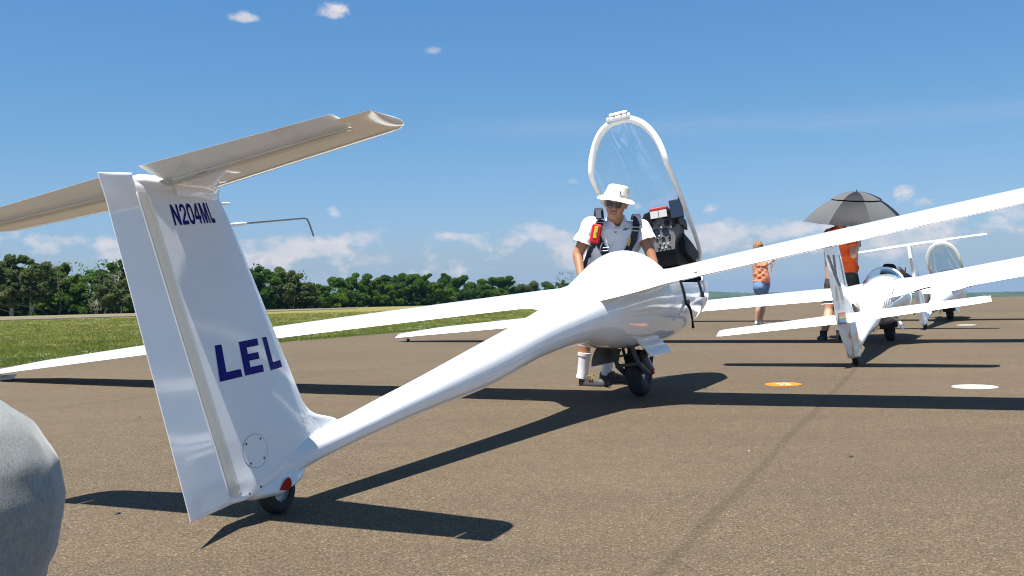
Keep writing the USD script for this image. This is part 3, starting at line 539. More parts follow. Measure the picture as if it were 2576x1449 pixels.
def naca(x): return 2.0 * 5 * (.2969 * np.sqrt(x) - .126 * x - .3516 * x ** 2 + .2843 * x ** 3 - .1036 * x ** 4) / 1.0   # half thickness per unit thickness ratio, top about 1/2... scaled below
FIN_Z = np.array([.08, .2, .296, .34, .406, .488, .602, .744, .898, 1.049, 1.205])
FIN_LE = np.array([-4.27, -3.86, -3.66, -3.815, -3.878, -3.912, -3.962, -4.018, -4.080, -4.140, -4.222])
finLE = Pchip(FIN_Z, FIN_LE)
def hinge_x(z): return -4.354 - .23 * (z - .086)
def fin_T(z): return np.interp(z, [.08, .15, .3, .6, 1.2, 1.3], [.047, .056, .055, .047, .034, .033])
def fin_half(x, z):
    """Half thickness of fin (and rudder, undeflected) at x, z."""
    lf, h = finLE(np.clip(z, .08, 1.205)), hinge_x(z); le = np.minimum(lf, -3.962 - (np.minimum(z, .602) - .602) * .405 + np.where(np.asarray(z) > .602, 9., 0)); s = np.clip((le - x) / (le - h) * .67, 0, 1); y = (.2969 * np.sqrt(s) - .126 * s - .3516 * s ** 2 + .2843 * s ** 3 - .1036 * s ** 4) / .1
    return np.maximum(fin_T(z) * y, np.where(lf > le + .002, .015 * np.sqrt(np.clip((lf - x) / np.maximum(lf - le, .03), 0, 1)), 0))   # the flared foot of the leading edge is thin
def fin_mesh(z0=.085, z1=1.2):
    rings = []
    for z in np.concatenate([[z0, z0 + .004], np.linspace(z0 + .012, z1 - .01, 60), [z1 - .003, z1]]):
        le, h = float(finLE(z)), hinge_x(z); s = (1 - np.cos(np.linspace(0, np.pi, 30))) / 2; x = le + (h - le) * s; y = fin_half(x, z); k = min(1., (z - z0) / .012 * .3 + .7) if z < z0 + .012 else (1. if z < z1 - .01 else 1 - (z - z1 + .01) * 12)
        y = y * k; y[0] = 0
        rings.append(np.concatenate([np.stack([x, y, np.full(30, z)], 1), np.stack([x[::-1], -y[::-1], np.full(30, z)], 1)[:-1]]))
    return loft(rings)
def vertex_normals(q, ang=32):
    sm = trimesh.graph.smooth_shade(trimesh.Trimesh(q.vertices, q.faces, process=False), angle=np.radians(ang), facet_minarea=None); v, f, n = meshkit.arrays(sm, True); return v, f, n
def root_solid(sd, dih): return to_m(weld(outward(loft([wing_ring(y, sd, foil(0, 1, 26), dih) for y in np.linspace(.12, .60, 40)]))))
def tail_blend(fus, dihs, z1=1.2):
    """The fuselage joined with the fin through a smooth fillet -> (fuselage, fin) skins as (vertices, faces, normals)."""
    q = weld(from_m((to_m(weld(fus)) + to_m(weld(fin_mesh(z1=z1))) + root_solid(1, dihs[0]) + root_solid(-1, dihs[1])).refine_to_length(.017)))
    V = q.vertices; x, z = V[:, 0], V[:, 2]; xc = np.clip(x, -4.29, 1.7); w1 = smoothstep(-3.42, -3.60, x) * smoothstep(-4.33, -4.27, x) * np.exp(-((z - zT(xc) - .012) / .055) ** 2)
    w = smoothstep(-3.50, -3.62, x) * smoothstep(.10, .15, z) * (1 - smoothstep(.36, .48, z)) * smoothstep(-4.31, -4.26, x)
    y = abs(V[:, 1]); wr = np.exp(-((y - fus_y(np.clip(x, -4.2, 1.7), z)) / .085) ** 2) * smoothstep(-1.35, -1.1, x) * (1 - smoothstep(-.16, -.02, x)) * smoothstep(.58, .66, z) * (1 - smoothstep(.86, .98, z)) * (y > .1); wr = np.where(np.isfinite(wr), wr, 0); w = np.maximum(w, wr)
    E_ = q.edges_unique; n_ = len(V)
    for it in range(70):
        acc = np.zeros((n_, 3)); cnt = np.zeros(n_)
        for a_, b_ in ((0, 1), (1, 0)): np.add.at(acc, E_[:, a_], V[E_[:, b_]]); np.add.at(cnt, E_[:, a_], 1)
        lap = acc / np.maximum(cnt, 1)[:, None] - V; V = V + lap * (np.where(w1 > w, w1 * .5, w * (.55 if it % 2 == 0 else -.50)))[:, None]
    q = trimesh.Trimesh(V, q.faces, process=False); v, f, n = vertex_normals(q); c = v[f].mean(1)
    isfin = (c[:, 0] < -3.70) & (c[:, 2] > .295 - .10 * smoothstep(-3.85, -4.2, c[:, 0])); isfin |= (c[:, 0] < -3.9) & (c[:, 2] > .25)
    return (v, f[~isfin], n), (v, f[isfin], n)
def skin_part(th, name, skin, mt, drop=None):
    v, f, n = skin; use = np.unique(f); mp = np.full(len(v), -1); mp[use] = np.arange(len(use)); vv = v[use].copy()
    if drop: vv = drop(vv)
    p = th.path + '/' + uname(th.path, name); m_ = usdkit.mesh(stage, p, (vv, mp[f]), mt, smooth=False); m_.CreateNormalsAttr(Vt.Vec3fArray.FromNumpy(n[use].astype(np.float32))); m_.SetNormalsInterpolation('vertex'); return T(p, th.M)
def rudder_mesh(defl, c_top=.187, c_bot=.285, z0=.079, z1=1.237):
    rings = []
    for z in np.concatenate([[z0, z0 + .006], np.linspace(z0 + .02, z1 - .012, 40), [z1 - .003, z1]]):
        h = hinge_x(z) - .006; c = np.interp(z, [z0, z1], [c_bot, c_top]); k = .35 if z in (z0, z1) else 1.
        t0 = float(fin_half(hinge_x(z), z)) * .93
        s = np.linspace(0, 1, 16); y = t0 * (1 - s) ** .92 * k + .0012; x = -s * c
        nose = np.linspace(0, np.pi, 7)[1:-1]; ring = np.concatenate([np.stack([x, y], 1)[::-1], np.stack([.012 * np.sin(nose), t0 * k * np.cos(nose)], 1), np.stack([x, -y], 1)])
        cd, sd = math.cos(defl), math.sin(defl); ring = np.stack([ring[:, 0] * cd - ring[:, 1] * sd, ring[:, 0] * sd + ring[:, 1] * cd], 1)
        zz = np.full(len(ring), z) - .03 * smoothstep(1.1, z1, z) * np.clip((.012 - ring[:, 0]) / c, 0, 1); rings.append(np.c_[ring[:, 0] + h, ring[:, 1], zz])
    return loft(rings)
AX = np.array([0, .004, .015, .04, .08, .14, .22, .32, .42, .52, .62, .72, .82, .91, 1.])
AU = np.array([0, .011, .0235, .0385, .0545, .0715, .086, .095, .0975, .092, .079, .060, .038, .018, .0006])
AL = np.array([0, -.0075, -.0145, -.0225, -.0305, -.0375, -.0425, -.045, -.0435, -.0365, -.025, -.013, -.005, -.0008, -.0006])
def foil(x0, x1, n=22, sym=False, tc=.1):
    """Closed outline of the aerofoil from chord fraction x0 to x1 (0 = leading edge), as (fraction, height)."""
    x = x0 + (x1 - x0) * ((1 - np.cos(np.linspace(0, np.pi, n))) / 2 if x0 == 0 else np.linspace(0, 1, n))
    if sym:
        y = tc * 5 * (.2969 * np.sqrt(x) - .126 * x - .3516 * x ** 2 + .2843 * x ** 3 - .1036 * x ** 4); up, lo = y + .0006, -y - .0006
        if x0 == 0: up[0] = lo[0] = 0
    else: up, lo = Pchip(AX, AU)(x), Pchip(AX, AL)(x)
    U, Lw = np.stack([x, up], 1), np.stack([x, lo], 1)
    return np.concatenate([U[::-1], Lw[1:] if x0 == 0 else Lw])
WY = [.3, 2.6, 4.9, 6.4, 7.06]; WTE = [-.734, -.650, -.471, -.336, -.284]; WC = [.752, .682, .598, .495, .299]; WINC = .1204
def wing_ring(y, side, prof, dih, root_flare=True):
    te, c = np.interp(y, WY, WTE), np.interp(y, WY, WC)
    if y < .3: te, c = WTE[0], WC[0]
    z = .7264 + dih[0] * y + dih[1] * y * y
    if root_flare:
        k = 1 - smoothstep(.2, .56, y); te2 = te - .30 * k ** 1.6; c = c + (te - te2) + .03 * k; te = te2; z -= .035 * k
    f = 1 - prof[:, 0]; hgt = prof[:, 1]
    return np.stack([te + c * (f * math.cos(WINC) - hgt * math.sin(WINC)), np.full(len(prof), side * y), z + c * (f * math.sin(WINC) + hgt * math.cos(WINC))], 1)
def wing_meshes(side, dih, detail=True):
    """-> main wing, flap, aileron"""
    full, frontp, rear = foil(0, 1, 26), foil(0, .815, 26), foil(.822, 1, 10)
    ys = lambda a, b, n: np.linspace(a, b, n)
    mk = lambda yy, pf: outward(loft([wing_ring(y, side, pf, dih) for y in yy]))
    inner = mk(ys(.60, .7, 6), full); front = mk(ys(.7, 6.55, 60), frontp); tip = mk(ys(6.55, 7.06, 12), full)
    flap = mk(ys(.705, 3.35, 24), rear); ail = mk(ys(3.355, 6.545, 30), rear)
    return cat(inner, front, tip), flap, ail
def winglet_mesh(side, dih):
    pf = foil(0, 1, 20, True, .10); base = wing_ring(7.06, side, foil(0, 1, 20), dih); rings = [base]; te = np.array([WTE[-1], side * 7.06, .7264 + dih[0] * 7.06 + dih[1] * 7.06 ** 2])
    for s in np.linspace(.08, 1, 16):
        a = min(1., s * 1.9) * math.radians(76); c = .299 * (1 - s) ** .8 * .62 + .10; px = te[0] - .11 * s ** 1.3; yy = .10 * math.sin(min(1., s * 1.9) * math.pi / 2) + .10 * max(0, s - .5); zz = .44 * max(0., s - .12) ** 1.15 + .02 * s
        n = np.array([0, -math.sin(a) * side, math.cos(a)])
        rings.append(np.array([px, te[1] + side * yy, te[2] + zz])[None] + np.outer(1 - pf[:, 0], [c, 0, 0]) + np.outer(pf[:, 1] * c, n))
    return outward(loft(rings))
# tail plane
def stab_le(y): y = abs(y); return np.interp(y, [0, .88, .915, .94, .955, .965, .975], [-4.215, -4.338, -4.352, -4.375, -4.40, -4.44, -4.60])
def stab_ring(y, pf, z=1.222, te=-4.612, defl=0.):
    le = stab_le(y); c = le - te; k = 1. if abs(y) < .9 else max(.15, math.sqrt(max(0, 1 - ((abs(y) - .9) / .076) ** 2)))
    x = le - pf[:, 0] * c; zz = z + pf[:, 1] * c * k
    if defl: h = le - .69 * c; dx = x - h; x, zz = h + dx * math.cos(defl) + (zz - z) * math.sin(defl) * 0, zz - dx * math.sin(defl)
    return np.stack([x, np.full(len(pf), y), zz], 1)
def stab_meshes(defl=.24):
    fr, fu, re = foil(0, .685, 22, True, .105), foil(0, 1, 22, True, .105), foil(.70, 1, 9, True, .105)
    mid = outward(loft([stab_ring(y, fr) for y in np.linspace(-.845, .845, 50)])); tips = [outward(loft([stab_ring(s * y, fu) for y in np.concatenate([np.linspace(.845, .9, 4), np.linspace(.905, .975, 16)])])) for s in (1, -1)]
    el = [outward(loft([stab_ring(s * y, re, defl=defl) for y in np.linspace(.045, .838, 20)])) for s in (1, -1)]
    return cat(mid, *tips), el
def wheel_parts(th, c, R, W, rim=.55, axis=(0, 1, 0), n=48, grooves=True):
    """tyre (> rim)"""
    a = np.linspace(0, 2 * np.pi, 24, endpoint=False); pr = []
    for k in a:
        rr_ = R - W * .5 + W * .5 * math.copysign(abs(math.cos(k)) ** .8, math.cos(k)); rr_ = max(rr_, R * rim); pr.append((rr_, W / 2 * math.copysign(abs(math.sin(k)) ** .7, math.sin(k))))
    A = zbasis(axis); t = np.arange(n) * 2 * np.pi / n; P = np.array(pr)
    ringz = np.array(c)[None, None] + P[None, :, 0][..., None] * (np.cos(t)[:, None, None] * A[0] + np.sin(t)[:, None, None] * A[1]) + P[None, :, 1][..., None] * A[2]
    v = ringz.reshape(-1, 3); f = tris(np.vstack([grid_faces(n, len(P)), np.stack([(n - 1) * len(P) + np.arange(len(P)), (n - 1) * len(P) + (np.arange(len(P)) + 1) % len(P), (np.arange(len(P)) + 1) % len(P), np.arange(len(P))], 1)]))
    ty = part(th, 'tyre', outward(tm(v, f)), M_['rubber'], smooth=50)
    r0 = R * rim + .004
    part(th, 'rim', lathe([(.0001, -W * .30), (r0 * .45, -W * .30), (r0 * .55, -W * .22), (r0 * .85, -W * .2), (r0 * .93, -W * .42), (r0, -W * .42), (r0, W * .42), (r0 * .93, W * .42), (r0 * .85, W * .2), (r0 * .55, W * .22), (r0 * .45, W * .30), (.0001, W * .30)], c, axis, 40), M_['rim'], smooth=30, parent=ty)
    part(th, 'axle_nut', lathe([(.0001, -W * .45), (r0 * .16, -W * .45), (r0 * .2, -W * .40), (r0 * .2, W * .40), (r0 * .16, W * .45), (.0001, W * .45)], c, axis, 12), M_['steel'], smooth=20, parent=ty)
    return ty

# --- lettering on the fin and rudder
def glyphs(ch):
    if ch == 'L': return Polygon([(0, 0), (1, 0), (1, .22), (.34, .22), (.34, 1), (0, 1)])
    if ch == 'E': return Polygon([(0, 0), (1, 0), (1, .21), (.34, .21), (.34, .40), (.9, .40), (.9, .60), (.34, .60), (.34, .79), (1, .79), (1, 1), (0, 1)])
    if ch == 'N': return Polygon([(0, 0), (.24, 0), (.24, .62), (.74, 0), (1, 0), (1, 1), (.76, 1), (.76, .38), (.26, 1), (0, 1)])
    if ch == 'M': return Polygon([(0, 0), (.2, 0), (.2, .66), (.41, 0), (.59, 0), (.8, .66), (.8, 0), (1, 0), (1, 1), (.72, 1), (.5, .32), (.28, 1), (0, 1)])
    if ch == '4': return Polygon([(.58, 0), (.82, 0), (.82, .22), (1, .22), (1, .40), (.82, .40), (.82, 1), (.56, 1), (0, .40), (0, .22), (.58, .22)], [[(.58, .40), (.24, .40), (.58, .74)]])
    if ch == '0':
        t = np.linspace(0, 2 * np.pi, 40, endpoint=False); sg = lambda v, e: np.sign(v) * abs(v) ** e
        return Polygon(np.c_[.5 + .5 * sg(np.cos(t), .75), .5 + .51 * sg(np.sin(t), .8)], [np.c_[.5 + .25 * sg(np.cos(t), .75), .5 + .33 * sg(np.sin(t), .8)]])
    if ch == '2':
        t = np.linspace(math.radians(190), math.radians(-52), 22); o = np.c_[.5 + .49 * np.cos(t), .69 + .32 * np.sin(t)]; i = np.c_[.5 + .25 * np.cos(t), .69 + .16 * np.sin(t)]
        return Polygon(np.vstack([o, [(.36, .19), (1, .19), (1, 0), (0, 0), (0, .16)], i[::-1]])).buffer(0)
    if ch == '1': return Polygon([(.40, 0), (.68, 0), (.68, 1), (.44, 1), (.14, .82), (.14, .62), (.40, .74)])
    if ch == '3':
        t1 = np.linspace(math.radians(165), math.radians(-80), 16); t2 = np.linspace(math.radians(80), math.radians(-165), 16)
        o = np.vstack([np.c_[.48 + .46 * np.cos(t1), .74 + .27 * np.sin(t1)], np.c_[.48 + .50 * np.cos(t2), .28 + .29 * np.sin(t2)]]); i = np.vstack([np.c_[.48 + .24 * np.cos(t2), .28 + .12 * np.sin(t2)][::-1], np.c_[.48 + .22 * np.cos(t1), .74 + .11 * np.sin(t1)][::-1]])
        return Polygon(np.vstack([o, i])).buffer(0)
    if ch == 'X': return Polygon([(0, 0), (.26, 0), (.5, .36), (.74, 0), (1, 0), (.64, .5), (1, 1), (.74, 1), (.5, .64), (.26, 1), (0, 1), (.36, .5)])
def decal(poly, corners, surf_y, off=.0016, side=-1, maxe=.012):
    """A letter in the unit square laid on the fin: corners are its (x, z) at (0,0), (1,0), (0,1), (1,1)."""
    q = extrude_xy(poly, .001); v = q.vertices; keep = (q.face_normals[:, 2] > .5); q = trimesh.Trimesh(v, q.faces[keep], process=True)
    c = np.array(corners, float)
    def mp(uv): u, w = uv[:, :1], uv[:, 1:2]; return c[0] * (1 - u) * (1 - w) + c[1] * u * (1 - w) + c[2] * (1 - u) * w + c[3] * u * w
    sz = max(np.linalg.norm(c[1] - c[0]), np.linalg.norm(c[2] - c[0])); vv, ff = trimesh.remesh.subdivide_to_size(q.vertices, q.faces, maxe / sz, max_iter=12)
    xz = mp(vv); y = side * (np.array([float(surf_y(a, b)) for a, b in xz]) + off); return trimesh.Trimesh(np.c_[xz[:, 0], y, xz[:, 1]], ff, process=False)

def canopy_parts(th, ang, glass, frame='frame', hinge=(1.49, .935), bracket=True, w=.022, drop=0.):
    """The one-piece canopy of the fuselage's own outline, tipped up by ang about its front hinge. -> transform of its points"""
    ca, sa = math.cos(ang), math.sin(ang)
    def tip(P):
        P = np.asarray(P, float); dx, dz = P[..., 0] - hinge[0], P[..., 2] - hinge[1]
        return np.stack([hinge[0] + dx * ca + dz * sa, P[..., 1], hinge[1] - dx * sa + dz * ca - drop], -1)
    xs = np.linspace(-.13, 1.45, 50); G_ = []
    for x in xs:
        zs = float(np.interp(x, [-.13, .0, .15, 1.0, 1.2, 1.36, 1.47], [1.07, .96, .80, .80, .835, .90, .962])); t = np.linspace(0, 1, 41); y0 = float(fus_y(x, max(zs, zB(x) + .02), 0))
        a, h = (zT(x) + zB(x)) / 2, (zT(x) - zB(x)) / 2; th0 = math.asin(np.clip((zs - a) / h, -1, .995)); aa_ = np.linspace(np.sign(th0) * abs(th0), math.pi - th0, 41); e = 2 / 2.15
        # start angle in superellipse parameter
        s0 = math.asin(min(.999, abs((zs - a) / h) ** (1 / e))) * (1 if zs > a else -1); aa_ = np.linspace(s0, math.pi - s0, 41); c_, s_ = np.cos(aa_), np.sin(aa_)
        G_.append(np.stack([np.full(41, x), hW(x) * np.sign(c_) * abs(c_) ** e, a + h * np.sign(s_) * abs(s_) ** e], 1))
    G_ = np.array(G_)
    cp = part(th, 'canopy', sheet(tip(G_)), M_[glass], smooth=True)
    edge = np.concatenate([G_[0][::-1], G_[1:, 0], G_[-1], G_[1:-1, -1][::-1]]); edge[:, 2] -= .004
    k = np.linalg.norm(np.diff(edge, axis=0), axis=1) > 1e-4; edge = edge[np.concatenate([[True], k])]
    L_ = LineString(np.vstack([edge, edge[:1]])); nP = int(L_.length / .022); pts = np.array([L_.interpolate(t, normalized=True).coords[0] for t in np.linspace(0, 1, nP, endpoint=False)])
    for _ in range(3): pts = pts * .5 + .25 * np.roll(pts, 1, 0) + .25 * np.roll(pts, -1, 0)
    pts = np.vstack([pts, pts[:2]])
    inset = pts.copy(); ctr = np.array([.7, 0, .9]); dn = ctr - pts; dn /= np.linalg.norm(dn, axis=1, keepdims=True); p2 = tip(pts + dn * .006)
    rr2 = np.interp(pts[:, 0], [-.1, .08, .3, 1.45], [w * 1.35, w * 1.2, w * .95, w * .66])
    part(th, 'frame', tube(p2, rr2, 12), M_[frame], smooth=60, parent=cp)
    if bracket:
        b = np.array([[-.03, 0, 1.128]]); c0 = tip(b)[0]; R = np.array([[ca, 0, -sa], [0, 1, 0], [sa, 0, ca]])
        bk = part(th, 'latch_bracket', cat(box(tip([[-.165, 0, 1.090]])[0], (.05, .15, .028), R, .006), box(tip([[-.155, 0, 1.070]])[0], (.035, .20, .03), R, .006)), M_[frame], smooth=20, parent=cp)
        for s in (-.075, -.03, .03, .075): part(th, 'screw', lathe([(.0001, 0), (.006, 0), (.006, .004), (.0001, .004)], tip([[-.175, s, 1.070]])[0] - R[0] * .006, -R[0], 10), M_['screw'], smooth=False, parent=cp)
        for y in (.3, -.3): part(th, 'screw', trimesh.creation.icosphere(1, .007).apply_translation(tip([[.135, y * 1.03, .86]])[0] + [-.022, -.0, 0]), M_['screw'], parent=cp)
    return tip

# ================================================================== the near glider
G1 = body_frame((697, 1292), (1615, 995), 7.17)
near_glider = thing('glider', 'white high-tailed glider in front with LEL on its fin and its canopy raised', 'glider', G1, group=None)
g = near_glider
FUS_SKIN, FIN_SKIN = tail_blend(fuselage(), ((.0352, -.0007), (.0697, -.0014)))
skin_part(g, 'fuselage', FUS_SKIN, M_['white']); skin_part(g, 'fin', FIN_SKIN, M_['white'])
inner = loft([fus_ring(x, 60, .026) for x in np.linspace(-.34, 1.41, 60)], caps=True); cz = inner.vertices[inner.faces].mean(1); keep = (cz[:, 2] < np.interp(cz[:, 0], [-.4, .0, .1, 1.0, 1.2, 1.41], [.77, .77, .77, .79, .82, .9])); inner.update_faces(keep)
part(g, 'cockpit_lining', inner, M_['black'], smooth=40)
seat = sheet([[[x, y, z + .10 * (abs(y) / .2) ** 2] for y in np.linspace(-.22, .22, 9)] for x, z in ((.18, .86), (.14, .78), (.2, .62), (.32, .52), (.5, .47), (.75, .50), (1.0, .52))]); part(g, 'seat', seat, M_['black'], smooth=True)
part(g, 'headrest', box((.13, 0, .93), (.05, .2, .14), None, .015), M_['black'], smooth=30)
RUD = math.radians(22)
part(g, 'rudder', rudder_mesh(RUD), M_['white'], smooth=40)
# seal strip and its zigzag edge beside the rudder gap, on both sides
for sd in (-1, 1):
    z = np.linspace(.11, 1.168, 50); a = np.array([hinge_x(q) + .002 for q in z]); b = a + .034
    A_ = np.stack([a, sd * (fin_half(a, z) + .0012), z], 1); mid = np.stack([(a + b) / 2, sd * (fin_half((a + b) / 2, z) + .003), z], 1); B_ = np.stack([b, sd * (fin_half(b, z) + .0014), z], 1)
    st = part(g, 'seal_strip', sheet(np.array([A_, mid, B_])), M_['tape'], smooth=True)
    n = 150; zz = np.linspace(.115, 1.165, n); zx = np.array([hinge_x(q) + .038 for q in zz]); jag = np.where(np.arange(n) % 2, .006, -.002)
    mk_ = lambda dx, o: np.stack([zx + dx, sd * (fin_half(zx + dx, zz) + o), zz], 1)
    part(g, 'zigzag_strip', sheet(np.array([mk_(-.004 + jag * .5, .0014), mk_(jag * .5, .0020), mk_(.004 + jag, .0016)])), M_['zig'], smooth=True, parent=st)
    # rounded lip of the gap
    part(g, 'gap_lip', tube(np.stack([np.array([hinge_x(q) - .004 for q in z]), sd * (fin_half(np.array([hinge_x(q) for q in z]), z) - .001), z], 1), .0045, 8), M_['white'], smooth=True, parent=st)
stab, elev = stab_meshes()
part(g, 'tailplane', stab, M_['white'], smooth=30)
for e in elev:
    ep = part(g, 'elevator', e, M_['white'], smooth=30)
for sd in (1, -1):                              # seal along the elevator hinge, below
    yy = np.linspace(.05, .84, 20); le = stab_le(yy); hx = le - .69 * (le + 4.612)
    P_ = np.stack([hx, sd * yy, 1.222 - .0245 * (le + 4.612) / .38 - .0012], 1)
    part(g, 'hinge_seal', ribbon(P_, (0, 0, -1), .03, .0012), M_['tape'], smooth=True)
rings = []
for z, k in ((1.165, 1.10), (1.17, 1.18), (1.186, 1.2), (1.192, 1.3), (1.203, 1.55), (1.212, 2.2)):
    le, h = float(finLE(1.19)) + .012 + .02 * (k - 1.1), -4.44 - .07 * (k - 1.1); s = (1 - np.cos(np.linspace(0, np.pi, 24))) / 2; x = le + (h - le) * s; y = np.array([float(fin_half(a, 1.19)) for a in x]) * k + .001; y[0] = 0
    rings.append(np.concatenate([np.stack([x, y, np.full(24, z)], 1), np.stack([x[::-1], -y[::-1], np.full(24, z)], 1)[:-1]]))
part(g, 'tail_fairing', loft(rings), M_['white'], smooth=35)
part(g, 'tail_cone', loft([np.stack([np.full(20, x), r1 * np.cos(np.arange(20) * np.pi / 10), zc + r2 * np.sin(np.arange(20) * np.pi / 10)], 1) for x, r1, r2, zc in ((-4.60, .004, .004, 1.212), (-4.594, .02, .018, 1.21), (-4.57, .032, .03, 1.207), (-4.53, .038, .035, 1.203), (-4.47, .040, .034, 1.203), (-4.40, .030, .026, 1.207))]), M_['white'], smooth=60)
part(g, 'elevator_drive', box((-4.475, -.0, 1.178), (.05, .05, .045)), M_['black'], smooth=False)
# registration and competition letters (right side of the fin)
def rowtext(s, P00, P10, P01, P11, gaps, name, mt, surf=fin_half):
    P = [np.array(p, float) for p in (P00, P10, P01, P11)]
    for ch, (a, b) in zip(s, gaps):
        c = [P[0] + (P[1] - P[0]) * a, P[0] + (P[1] - P[0]) * b, P[2] + (P[3] - P[2]) * a, P[2] + (P[3] - P[2]) * b]
        part(g, name, decal(glyphs(ch), c, surf), M_[mt], smooth=True)
LS = -.024                                    # the letters stand on the skin nearer than y = -.05
part(g, 'letter', decal(glyphs('L'), [(-4.351, .511), (-4.243, .5195), (-4.355, .639), (-4.262, .645)], fin_half), M_['blue'], smooth=True, label='first blue letter L of the mark on the fin')
part(g, 'letter', decal(glyphs('E'), [(-4.229, .521), (-4.128, .5275), (-4.239, .6445), (-4.138, .6525)], fin_half), M_['blue'], smooth=True, label='blue letter E of the mark on the fin')
part(g, 'letter', decal(glyphs('L'), [(-4.088, .529), (-4.012, .5365), (-4.108, .654), (-4.03, .659)], fin_half), M_['blue'], smooth=True, label='last blue letter L of the mark on the fin')
rowtext('N204ML', (-4.466, 1.061), (-4.268, 1.0805), (-4.479, 1.1325), (-4.290, 1.1525), [(0, .165), (.195, .335), (.36, .50), (.52, .665), (.69, .865), (.90, 1.)], 'registration_letter', 'blue')
# inspection hatch, small cover, tail wheel fairing
def on_fin(x, z, off): return np.stack([x, -(np.maximum(fin_half(x, z), np.where(z < .22, .0, 0)) + off), z], -1)
hc = (-4.226, .250); a = np.linspace(0, 2 * np.pi, 49)
def skin_y(x, z): return np.maximum(np.array([float(fin_half(p, q)) for p, q in zip(np.ravel(x), np.ravel(z))]), np.array([float(fus_y(p, q)) if zB(p) < q < zT(p) else 0 for p, q in zip(np.ravel(x), np.ravel(z))])).reshape(np.shape(x))
rg = []
for rad in (.001, .02, .04, .0588):
    X_, Z_ = hc[0] + rad * np.cos(a), hc[1] + rad * np.sin(a); rg.append(np.stack([X_, -(skin_y(X_, Z_) + .0012), Z_], 1))
ht = part(g, 'inspection_hatch', sheet(np.array(rg)), M_['white'], smooth=True)
rg = []
for rad in (.0588, .0606):
    X_, Z_ = hc[0] + rad * np.cos(a), hc[1] + rad * np.sin(a); rg.append(np.stack([X_, -(skin_y(X_, Z_) + .0011), Z_], 1))
part(g, 'hatch_gap', sheet(np.array(rg)), M_['steel'], smooth=True, parent=ht)
for q in (.9, 2.5, 4.1, 5.6):
    X_, Z_ = hc[0] + .050 * math.cos(q), hc[1] + .050 * math.sin(q); part(g, 'screw', lathe([(.0001, 0), (.0042, 0), (.0036, .0018), (.0001, .0018)], (X_, -(float(skin_y(X_, Z_)) + .001), Z_), (0, -1, 0), 10), M_['screw'], smooth=False, parent=ht)
def fair_ring(x):
    zb_ = np.interp(x, [-4.26, -4.225, -4.1, -4.0, -3.975, -3.95], [.088, .074, .064, .092, .112, .14]); zt_ = .175; w = np.interp(x, [-4.26, -4.22, -4.12, -4.02, -3.96, -3.93], [.026, .046, .060, .058, .044, .03])
    t = np.linspace(0, 1, 14); L_ = np.stack([w * np.clip(np.minimum(1, (t / .16)) ** .5, .35, 1) * (1 - .3 * t ** 2), zb_ + (zt_ - zb_) * t], 1); return np.concatenate([np.c_[np.full(14, x), L_], np.c_[np.full(14, x), -L_[::-1, 0], L_[::-1, 1]]])
part(g, 'wheel_fairing', outward(loft([fair_ring(x) for x in np.linspace(-4.26, -3.93, 34)])), M_['white'], smooth=50)
tdp = np.array([(-.040, -.012), (-.020, .008), (.0, .021), (.015, .025), (.027, .016), (.030, .0), (.023, -.014), (.008, -.021), (-.010, -.020), (-.027, -.016)])
v = [(-4.094 + p[0], -np.interp(-4.094 + p[0], [-4.22, -4.12, -4.02, -3.96], [.046, .060, .058, .044]) - .0022, .104 + p[1]) for p in tdp]; part(g, 'red_reflector', tm(np.vstack([v, np.mean(v, 0)]), [[i, (i + 1) % 10, 10] for i in range(10)]), M_['red'], smooth=False)
for X_, Z_ in ((-4.279, .108), (-4.222, .121)): part(g, 'screw', trimesh.creation.icosphere(1, .0042).apply_translation([X_, -float(skin_y(np.array(X_), np.array(Z_))) - .0005, Z_]), M_['screw'])
wheel_parts(g, (-4.085, 0, .088), .088, .060, .52)
# probe on the fin's leading edge
pr = [(-4.16, 0, 1.083), (-4.05, 0, 1.096), (-3.86, 0, 1.117), (-3.715, 0, 1.133), (-3.698, 0, 1.131), (-3.688, 0, 1.118), (-3.667, 0, 1.06)]
pb = part(g, 'probe', tube(pr, .0036, 8), M_['steel'], smooth=60); part(g, 'probe_socket', tube([(-4.16, 0, 1.083), (-4.09, 0, 1.0915), (-4.07, 0, 1.094)], [.0075, .0075, .0045], 10), M_['white'], smooth=60, parent=pb)
part(g, 'pitot_stub', tube([(-4.24, 0, 1.158), (-4.15, 0, 1.165)], .0055, 10), M_['white'], smooth=60)
